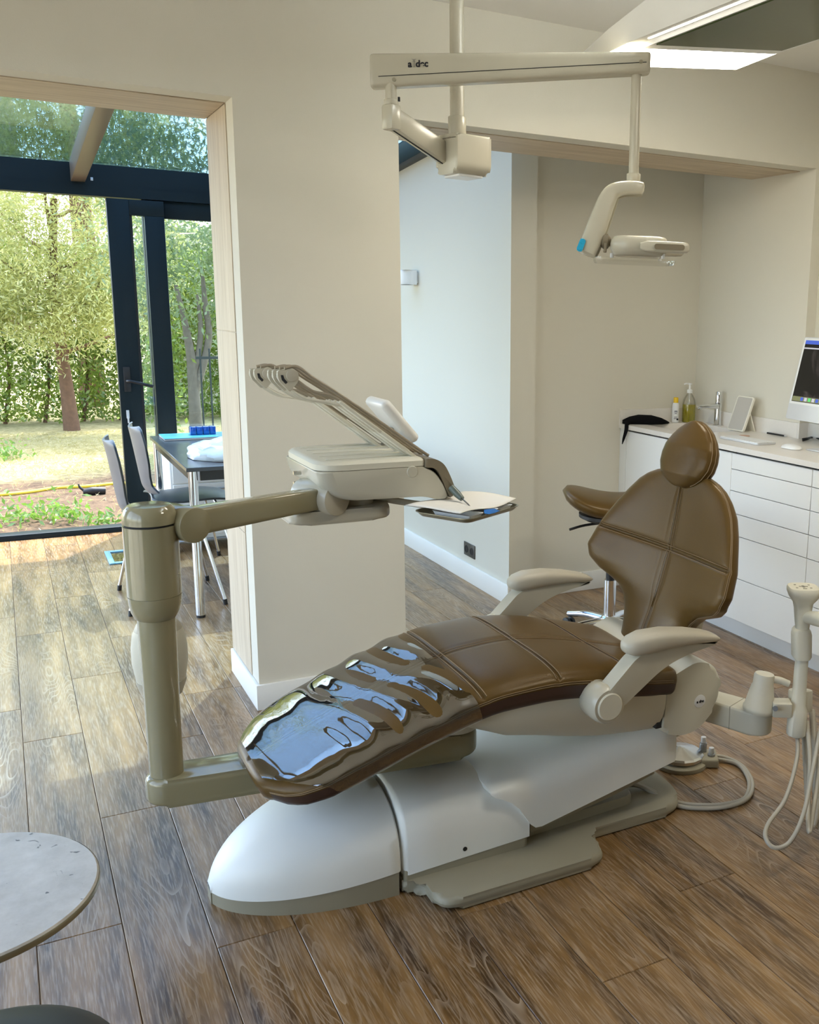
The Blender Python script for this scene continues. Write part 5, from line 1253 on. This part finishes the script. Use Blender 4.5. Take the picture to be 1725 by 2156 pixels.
for k in range(5):
    a = 2 * PI * k / 5 + 0.2; d = V((math.cos(a), math.sin(a), 0))
    L_ = tube('leg', [sc0 + d * 0.02 + V((0, 0, 0.095)), sc0 + d * 0.21 + V((0, 0, 0.065))], [0.018, 0.013], 'satin_metal', bs_, 10, 0)
    s_ = V((-d.y, d.x, 0)); cyl('caster', sc0 + d * 0.21 + V((0, 0, 0.026)) - s_ * 0.015, sc0 + d * 0.21 + V((0, 0, 0.026)) + s_ * 0.015, 0.026, 'black', L_, bevel=0.003, seg=16)

# ================================================================== CONSERVATORY FURNITURE
tb_ = thing('meeting_table', 'dark topped table on chrome legs in the conservatory', 'table', (1.15, 5.48, 0))
box('table_top', 0.715, 1.60, 4.845, 6.12, 0.722, 0.742, 'table_top', tb_, 0.002, 1)
boxes('apron', [(0.735, 0.755, 4.90, 6.07, 0.675, 0.722), (1.56, 1.58, 4.90, 6.07, 0.675, 0.722), (0.78, 1.54, 4.865, 4.885, 0.675, 0.722), (0.78, 1.54, 6.085, 6.105, 0.675, 0.722)], 'black', tb_)
for x, y in ((0.747, 4.875), (0.747, 6.09), (1.57, 4.875), (1.57, 6.09)):
    L_ = cyl('leg', (x, y, 0.012), (x, y, 0.722), 0.0215, 'chrome', tb_)
    cyl('foot', (x, y, 0), (x, y, 0.013), 0.0215, 'black', L_)
def make_chair():
    t = thing('shell_chair', 'x', 'chair')
    def strip(path, n=5):
        p = catmull([V((a, 0, b)) for a, b, _ in path], n); k = len(p); w = [interp(i / (k - 1), np.linspace(0, 1, len(path)), [q[2] for q in path]) for i in range(k)]
        return p, w
    def shell(name, path, m, curve, par=t, off=0.0, th=0.011):
        p, w = strip(path); up_, dn_ = [], []
        for i in range(len(p)):
            tt = (p[min(i + 1, len(p) - 1)] - p[max(i - 1, 0)]).normalized(); nn = V((-tt.z, 0, tt.x))
            r1, r2 = [], []
            for v in np.linspace(-1, 1, 13):
                c = p[i] + V((0, w[i] * v, 0)) + nn * (curve * v * v + off); r1.append(c); r2.append(c - nn * th)
            up_.append(r1); dn_.append(r2)
        return loft(name, [a + b[::-1] for a, b in zip(up_, dn_)], m, par, angle=50)
    shell('seat', [(0.225, 0.425, 0.15), (0.20, 0.440, 0.19), (0.10, 0.452, 0.205), (-0.05, 0.446, 0.205), (-0.15, 0.448, 0.175), (-0.19, 0.462, 0.135)], 'chair_dark', 0.018)
    bk = shell('backrest', [(-0.185, 0.458, 0.135), (-0.215, 0.500, 0.105), (-0.228, 0.56, 0.115), (-0.238, 0.64, 0.165), (-0.252, 0.74, 0.190), (-0.266, 0.82, 0.165), (-0.270, 0.835, 0.10)], 'chair_shell', -0.03)
    shell('edge_band', [(-0.185, 0.458, 0.137), (-0.215, 0.500, 0.107), (-0.228, 0.56, 0.117), (-0.238, 0.64, 0.167), (-0.252, 0.74, 0.192), (-0.266, 0.82, 0.167), (-0.270, 0.837, 0.10)], 'chair_dark', -0.03, bk, -0.003, 0.005)
    for sxg in (-1, 1):
        for syg in (-1, 1):
            L = tube('leg', [(0.03 * sxg, 0.05 * syg, 0.435), (0.10 * sxg, 0.12 * syg, 0.43), (0.135 * sxg, 0.155 * syg, 0.40), (0.222 * sxg, 0.252 * syg, 0.02)], 0.0085, 'chrome', t, 10, 5)
            cyl('leg_cap', (0.2225 * sxg, 0.2525 * syg, 0.0), (0.2195 * sxg, 0.2495 * syg, 0.028), 0.011, 'black', L, seg=12)
    return t
def copy_tree(o, parent=None):
    c = o.copy(); COL.objects.link(c); c.parent = parent
    for ch in list(o.children): copy_tree(ch, c)
    return c
chA = make_chair(); chB = copy_tree(chA)
chA.location = (0.672, 5.29, 0); chB.location = (0.845, 5.83, 0); chB.rotation_euler.z = 0.04
for o_, lb in ((chA, 'grey shell chair standing nearest to the pillar, half hidden by the swing arm'), (chB, 'grey shell chair pushed up to the table beside the sliding door')):
    o_['label'] = lb; o_['group'] = 'shell chairs at the conservatory table'
tz_ = 0.743
mg = thing('magazine', 'glossy blue magazine pile lying at the far end of the dark table', 'magazine', (0.95, 5.98, tz_))
box('cover', 0.76, 1.13, 5.86, 6.09, tz_ + 0.009, tz_ + 0.0125, 'magazine', mg, 0.001, 1)
box('pages', 0.762, 1.128, 5.862, 6.088, tz_ + 0.0005, tz_ + 0.009, 'paper', mg)
bb = thing('blue_bottle_pack', 'pack of small dark blue boxes on the magazine pile', 'box pack', (0.98, 6.0, tz_ + 0.013))
for k in range(4):
    box('blue_box', 0.915 + 0.036 * k, 0.948 + 0.036 * k, 5.97, 6.02, tz_ + 0.013, tz_ + 0.060, 'blue_glass', bb, 0.004, 2)
# clear plastic bag with something pink in it
vs, fs = [], []; nb, nr_ = 28, 14
bc_ = V((0.945, 5.16, tz_))
for j in range(nr_ + 1):
    ph = PI / 2 * j / nr_
    for i in range(nb):
        a = 2 * PI * i / nb
        rr_ = math.cos(ph) ** 0.6 * (1 + 0.16 * noise.noise(V((math.cos(a) * 2, math.sin(a) * 2, ph * 2))) + 0.07 * noise.noise(V((math.cos(a) * 6, math.sin(a) * 6, ph * 5))))
        vs.append(bc_ + V((0.17 * rr_ * math.cos(a), 0.19 * rr_ * math.sin(a), 0.002 + 0.085 * math.sin(ph) * (1 + 0.35 * noise.noise(V((math.cos(a) * 3 * math.cos(ph), math.sin(a) * 3 * math.cos(ph), 4)))))))
for j in range(nr_):
    for i in range(nb): fs.append((j * nb + i, j * nb + (i + 1) % nb, (j + 1) * nb + (i + 1) % nb, (j + 1) * nb + i))
mat('bag_film', (0.78, 0.84, 0.86), 0.25, trans=0.35, bump=0.9, bscale=25)
bg = thing('plastic_bag', 'crumpled translucent plastic bag on the near end of the dark table', 'plastic bag', tuple(bc_))
from_data('bag_skin', vs, fs, 'bag_film', bg, angle=30)
rr = [[bc_ + V((0.02 + r_ * math.cos(a), -0.03 + r_ * 1.1 * math.sin(a), z)) for a in np.linspace(0, 2 * PI, 16, endpoint=False)] for r_, z in ((0.05, 0.003), (0.085, 0.03), (0.075, 0.06), (0.03, 0.078))]
mat('pink_cloth', (0.72, 0.36, 0.30), 0.8)
loft('pink_contents', rr, 'pink_cloth', bg, angle=60)
tr_ = thing('drawer_trolley', 'low white drawer trolley on casters under the conservatory table', 'trolley', (1.10, 6.45, 0))
box('body', 0.83, 1.40, 6.27, 6.66, 0.075, 0.60, 'cabinet_white', tr_, 0.004, 1)
for k in range(3):
    dr = box('drawer', 0.845, 1.385, 6.258, 6.269, 0.10 + 0.165 * k, 0.255 + 0.165 * k, 'cabinet_white', tr_, 0.002, 1)
    box('drawer_pull', 1.06, 1.17, 6.246, 6.258, 0.215 + 0.165 * k, 0.225 + 0.165 * k, 'grey_metal', dr, 0.002, 1)
box('base_tray', 0.80, 1.43, 6.24, 6.68, 0.060, 0.075, 'grey_metal', tr_, 0.003, 1)
for x in (0.85, 1.38):
    for y in (6.30, 6.62): cyl('caster', (x - 0.012, y, 0.028), (x + 0.012, y, 0.028), 0.028, 'black', tr_, bevel=0.003, seg=16)
mat('pale_blue', (0.18, 0.40, 0.52), 0.4)
fm = thing('floor_frame', 'pale blue rimmed glass plate lying flat by the left chair leg', 'plate', (0.56, 6.28, 0))
boxes('rim', [(0.455, 0.485, 6.12, 6.45, 0.001, 0.010), (0.485, 0.68, 6.12, 6.15, 0.001, 0.010), (0.485, 0.68, 6.42, 6.45, 0.001, 0.010), (0.68, 0.71, 6.12, 6.45, 0.001, 0.010)], 'pale_blue', fm, 0.002)
box('glass', 0.485, 0.68, 6.15, 6.42, 0.002, 0.005, 'clear', fm)

# ================================================================== GARDEN
GZ = -0.10
gr = struct(box('ground', -25, 30, GY + 0.06, 60, GZ - 0.3, GZ, 'garden_soil'), 'dry yellow lawn and bare soil of the garden')
def leaf_cloud(name, n, sampler, ln, wd, material, parent, droop=0.0, kind='stuff'):
    P = sampler(n); k = len(P)
    d = rng.normal(size=(k, 3)); d[:, 2] -= droop; d /= np.linalg.norm(d, axis=1)[:, None]
    s = np.cross(d, rng.normal(size=(k, 3))); s /= np.linalg.norm(s, axis=1)[:, None]
    l_ = ln * (0.6 + 0.8 * rng.random(k))[:, None]; w_ = wd * (0.7 + 0.6 * rng.random(k))[:, None]
    v = np.stack([P - d * l_ / 2, P + s * w_ / 2, P + d * l_ / 2, P - s * w_ / 2], 1).reshape(-1, 3)
    me = bpy.data.meshes.new(name); me.vertices.add(4 * k); me.vertices.foreach_set('co', v.astype(np.float32).ravel())
    me.loops.add(4 * k); me.loops.foreach_set('vertex_index', np.arange(4 * k, dtype=np.int32))
    me.polygons.add(k); me.polygons.foreach_set('loop_start', np.arange(0, 4 * k, 4, dtype=np.int32)); me.polygons.foreach_set('loop_total', np.full(k, 4, np.int32))
    me.update(calc_edges=True); me.validate()
    me.materials.append(MAT[material]); o = link(bpy.data.objects.new(name, me), parent)
    if kind: o['kind'] = kind
    return o
def clumps(centres, rad, spread):
    cs = np.array(centres)
    def f(n):
        i = rng.integers(0, len(cs), n); return cs[i] + rng.normal(size=(n, 3)) * rad * (0.5 + rng.random((n, 1)) * spread)
    return f
def ell_points(c, r, n, lo=0.35):
    out = []
    while len(out) < n:
        p = rng.uniform(-1, 1, 3); q = np.linalg.norm(p)
        if lo < q < 1: out.append(np.array(c) + p * np.array(r))
    return out
tr0 = pz(152, 906, GZ)
t1 = thing('olive_tree', 'olive tree with reddish trunk seen through the open door', 'tree', tuple(tr0))
tube('trunk', [tr0 - V((0, 0, 0.05)), tr0 + V((-0.02, 0, 0.5)), tr0 + V((-0.05, 0, 1.1)), tr0 + V((-0.07, -0.05, 1.9)), tr0 + V((0.0, -0.1, 2.8))], [0.10, 0.078, 0.066, 0.055, 0.04], 'bark', t1, 12, 5)
for k in range(9):
    z0 = 0.95 + 0.2 * k; a = k * 2.4 + 0.4; L = 1.5 - 0.05 * k
    s0 = tr0 + V((-0.05, -0.02, z0)); s1 = s0 + V((math.cos(a) * L * 0.5, math.sin(a) * 0.4, 0.28)); s2 = s0 + V((math.cos(a) * L, math.sin(a) * 0.8, 0.75 + 0.02 * k))
    tube('branch', [s0, s1, s2], [0.028, 0.018, 0.006], 'bark', t1, 6, 5)
leaf_cloud('foliage', 56000, clumps(ell_points((tr0.x, tr0.y - 0.45, 2.75), (1.7, 0.8, 1.85), 300, 0.2), 0.15, 1.0), 0.062, 0.016, 'leaf_olive', t1)
leaf_cloud('foliage', 6000, clumps([(tr0.x - 1.0 + 0.13 * k, tr0.y - 0.5 + 0.15 * math.sin(k), 1.45 + 0.22 * math.sin(k * 1.7)) for k in range(16)], 0.15, 1.0), 0.08, 0.018, 'leaf_olive', t1)
hg = thing('hedge', 'dense dark green hedge behind the olive tree', 'hedge', (1.0, tr0.y + 1.0, GZ))
leaf_cloud('foliage', 52000, lambda n: np.stack([rng.uniform(-2.5, 3.2, n), tr0.y + 1.0 + np.clip(rng.normal(0, 0.25, n), -0.5, 0.5), GZ + 0.03 + rng.uniform(0, 1, n) ** 0.9 * 2.3], 1), 0.062, 0.034, 'leaf_hedge', hg)
for k in range(12):
    x = -2.3 + 0.46 * k; tube('stem', [(x, tr0.y + 1.0, GZ), (x + 0.1, tr0.y + 1.05, 0.7), (x - 0.05, tr0.y + 0.95, 1.7)], [0.03, 0.02, 0.01], 'bark', hg, 6, 4)
bh = thing('tall_tree', 'tall leafy tree rising behind the hedge', 'tree', (1.2, 17.0, GZ))
tube('trunk', [(1.2, 17, GZ), (1.25, 17, 2.5), (1.1, 17, 5.5)], [0.2, 0.16, 0.08], 'bark', bh, 10, 5)
leaf_cloud('foliage', 16000, clumps(ell_points((0.6, 17, 4.8), (5.2, 1.6, 3.0), 160), 0.38, 1.0), 0.13, 0.045, 'leaf_olive', bh)
s0 = py_(412, 885, 11.0); s0.z = GZ
t2 = thing('forked_shrub', 'twisted multi stemmed shrub behind the fixed glass pane', 'shrub', tuple(s0))
tube('trunk', [s0, s0 + V((0.0, 0, 0.45)), py_(404, 770, 11.0), py_(396, 715, 11.0), py_(385, 660, 11.0), py_(370, 600, 11.0)], [0.07, 0.065, 0.05, 0.04, 0.03, 0.02], 'bark_grey', t2, 10, 5)
tube('stem', [py_(408, 830, 11.0), py_(430, 760, 11.0), py_(440, 700, 11.0), py_(432, 640, 11.0), py_(425, 560, 11.0)], [0.05, 0.04, 0.035, 0.03, 0.015], 'bark_grey', t2, 8, 5)
tube('stem', [py_(406, 800, 11.0), py_(420, 730, 11.0), py_(422, 680, 11.0), py_(415, 620, 11.0)], [0.035, 0.03, 0.025, 0.012], 'bark_grey', t2, 8, 5)
leaf_cloud('foliage', 9000, clumps(ell_points((s0.x + 0.15, 11.1, 2.35), (1.1, 0.7, 1.1), 110), 0.13, 1.0), 0.075, 0.022, 'leaf_shrub', t2)
leaf_cloud('foliage', 1500, clumps([(s0.x - 0.28, 11.3, 0.75), (s0.x - 0.30, 11.3, 0.45), (s0.x - 0.22, 11.3, 1.0)], 0.13, 0.8), 0.06, 0.03, 'leaf_hedge', t2)
tag(box('boundary_wall', 1.95, 6.5, 16.0, 16.25, GZ, 2.6, 'garden_wall'), 'beige rendered garden wall behind the shrub', 'wall')
hs = thing('neighbour_house', 'pale beige house front far behind the trees', 'house', (-2.5, 22, GZ))
box('wall', -7.0, 0.62, 22.0, 24.0, GZ, 5.2, 'garden_wall', hs)
fe_ = thing('iron_fence', 'dark iron bar fence seen through the right glass pane', 'fence', (2.1, 10.0, GZ))
for k in range(12):
    tube('bar', [(1.66 + 0.085 * k, 10.0, GZ), (1.66 + 0.085 * k, 10.0, 1.08)], 0.009, 'iron', fe_, 6, 0)
for z in (0.25, 0.98): box('rail', 1.62, 2.65, 9.99, 10.01, z, z + 0.025, 'iron', fe_)
hp_ = [pz(-60, 1046, GZ + 0.012), pz(0, 1042, GZ + 0.012), pz(60, 1036, GZ + 0.012), pz(120, 1027, GZ + 0.012), pz(180, 1024, GZ + 0.012), pz(250, 1018, GZ + 0.012), pz(330, 1022, GZ + 0.012)]
tag(tube('garden_hose', hp_, 0.016, 'hose_yellow', None, 8, 6), 'yellow garden hose lying across the lawn', 'hose')
nz = pz(195, 1042, GZ)
sp2 = thing('sprinkler', 'small black sprinkler beside the yellow hose', 'sprinkler', tuple(nz))
tube('body', [nz + V((-0.07, 0, 0.03)), nz + V((0, 0, 0.035)), nz + V((0.10, 0, 0.03))], [0.02, 0.035, 0.03], 'black', sp2, 10, 4)
tube('spike', [nz + V((-0.05, 0, 0.03)), nz + V((-0.09, 0, 0.07)), nz + V((-0.10, 0, 0.10))], [0.012, 0.010, 0.006], 'black', sp2, 8, 4)
for (a, b, n_, r_, lb) in ((45, 1098, 130, 0.10, 'tall green weed clump at the left frame edge in front of the lawn'), (128, 1100, 170, 0.11, 'broad leafy green weed in the bare soil before the threshold'), (18, 968, 110, 0.10, 'pale green weed on the dry lawn beyond the yellow hose'), (212, 1108, 60, 0.06, 'small weed close to the left shell chair')):
    c = pz(a, b, GZ)
    w = thing('weed', lb, 'weed', (c.x, c.y, GZ), 'weeds in the garden soil')
    leaf_cloud('leaves', n_, lambda n, c=c, r_=r_: np.stack([c.x + rng.normal(0, r_, n), c.y + rng.normal(0, r_, n), GZ + 0.015 + np.abs(rng.normal(0, r_ * 0.8, n))], 1), 0.06, 0.022, 'leaf_weed', w, 0.0, None)
def blades(n):
    y = np.where(rng.random(n) < 0.12, rng.uniform(7.3, 10.4, n), rng.uniform(10.2, 13.6, n)); x = rng.uniform(-1.2, 3.0, n); return np.stack([x, y, np.full(n, GZ + 0.012)], 1)
tag(leaf_cloud('dry_grass', 16000, blades, 0.055, 0.006, 'blade', None), 'short dry yellow grass of the lawn', 'grass')
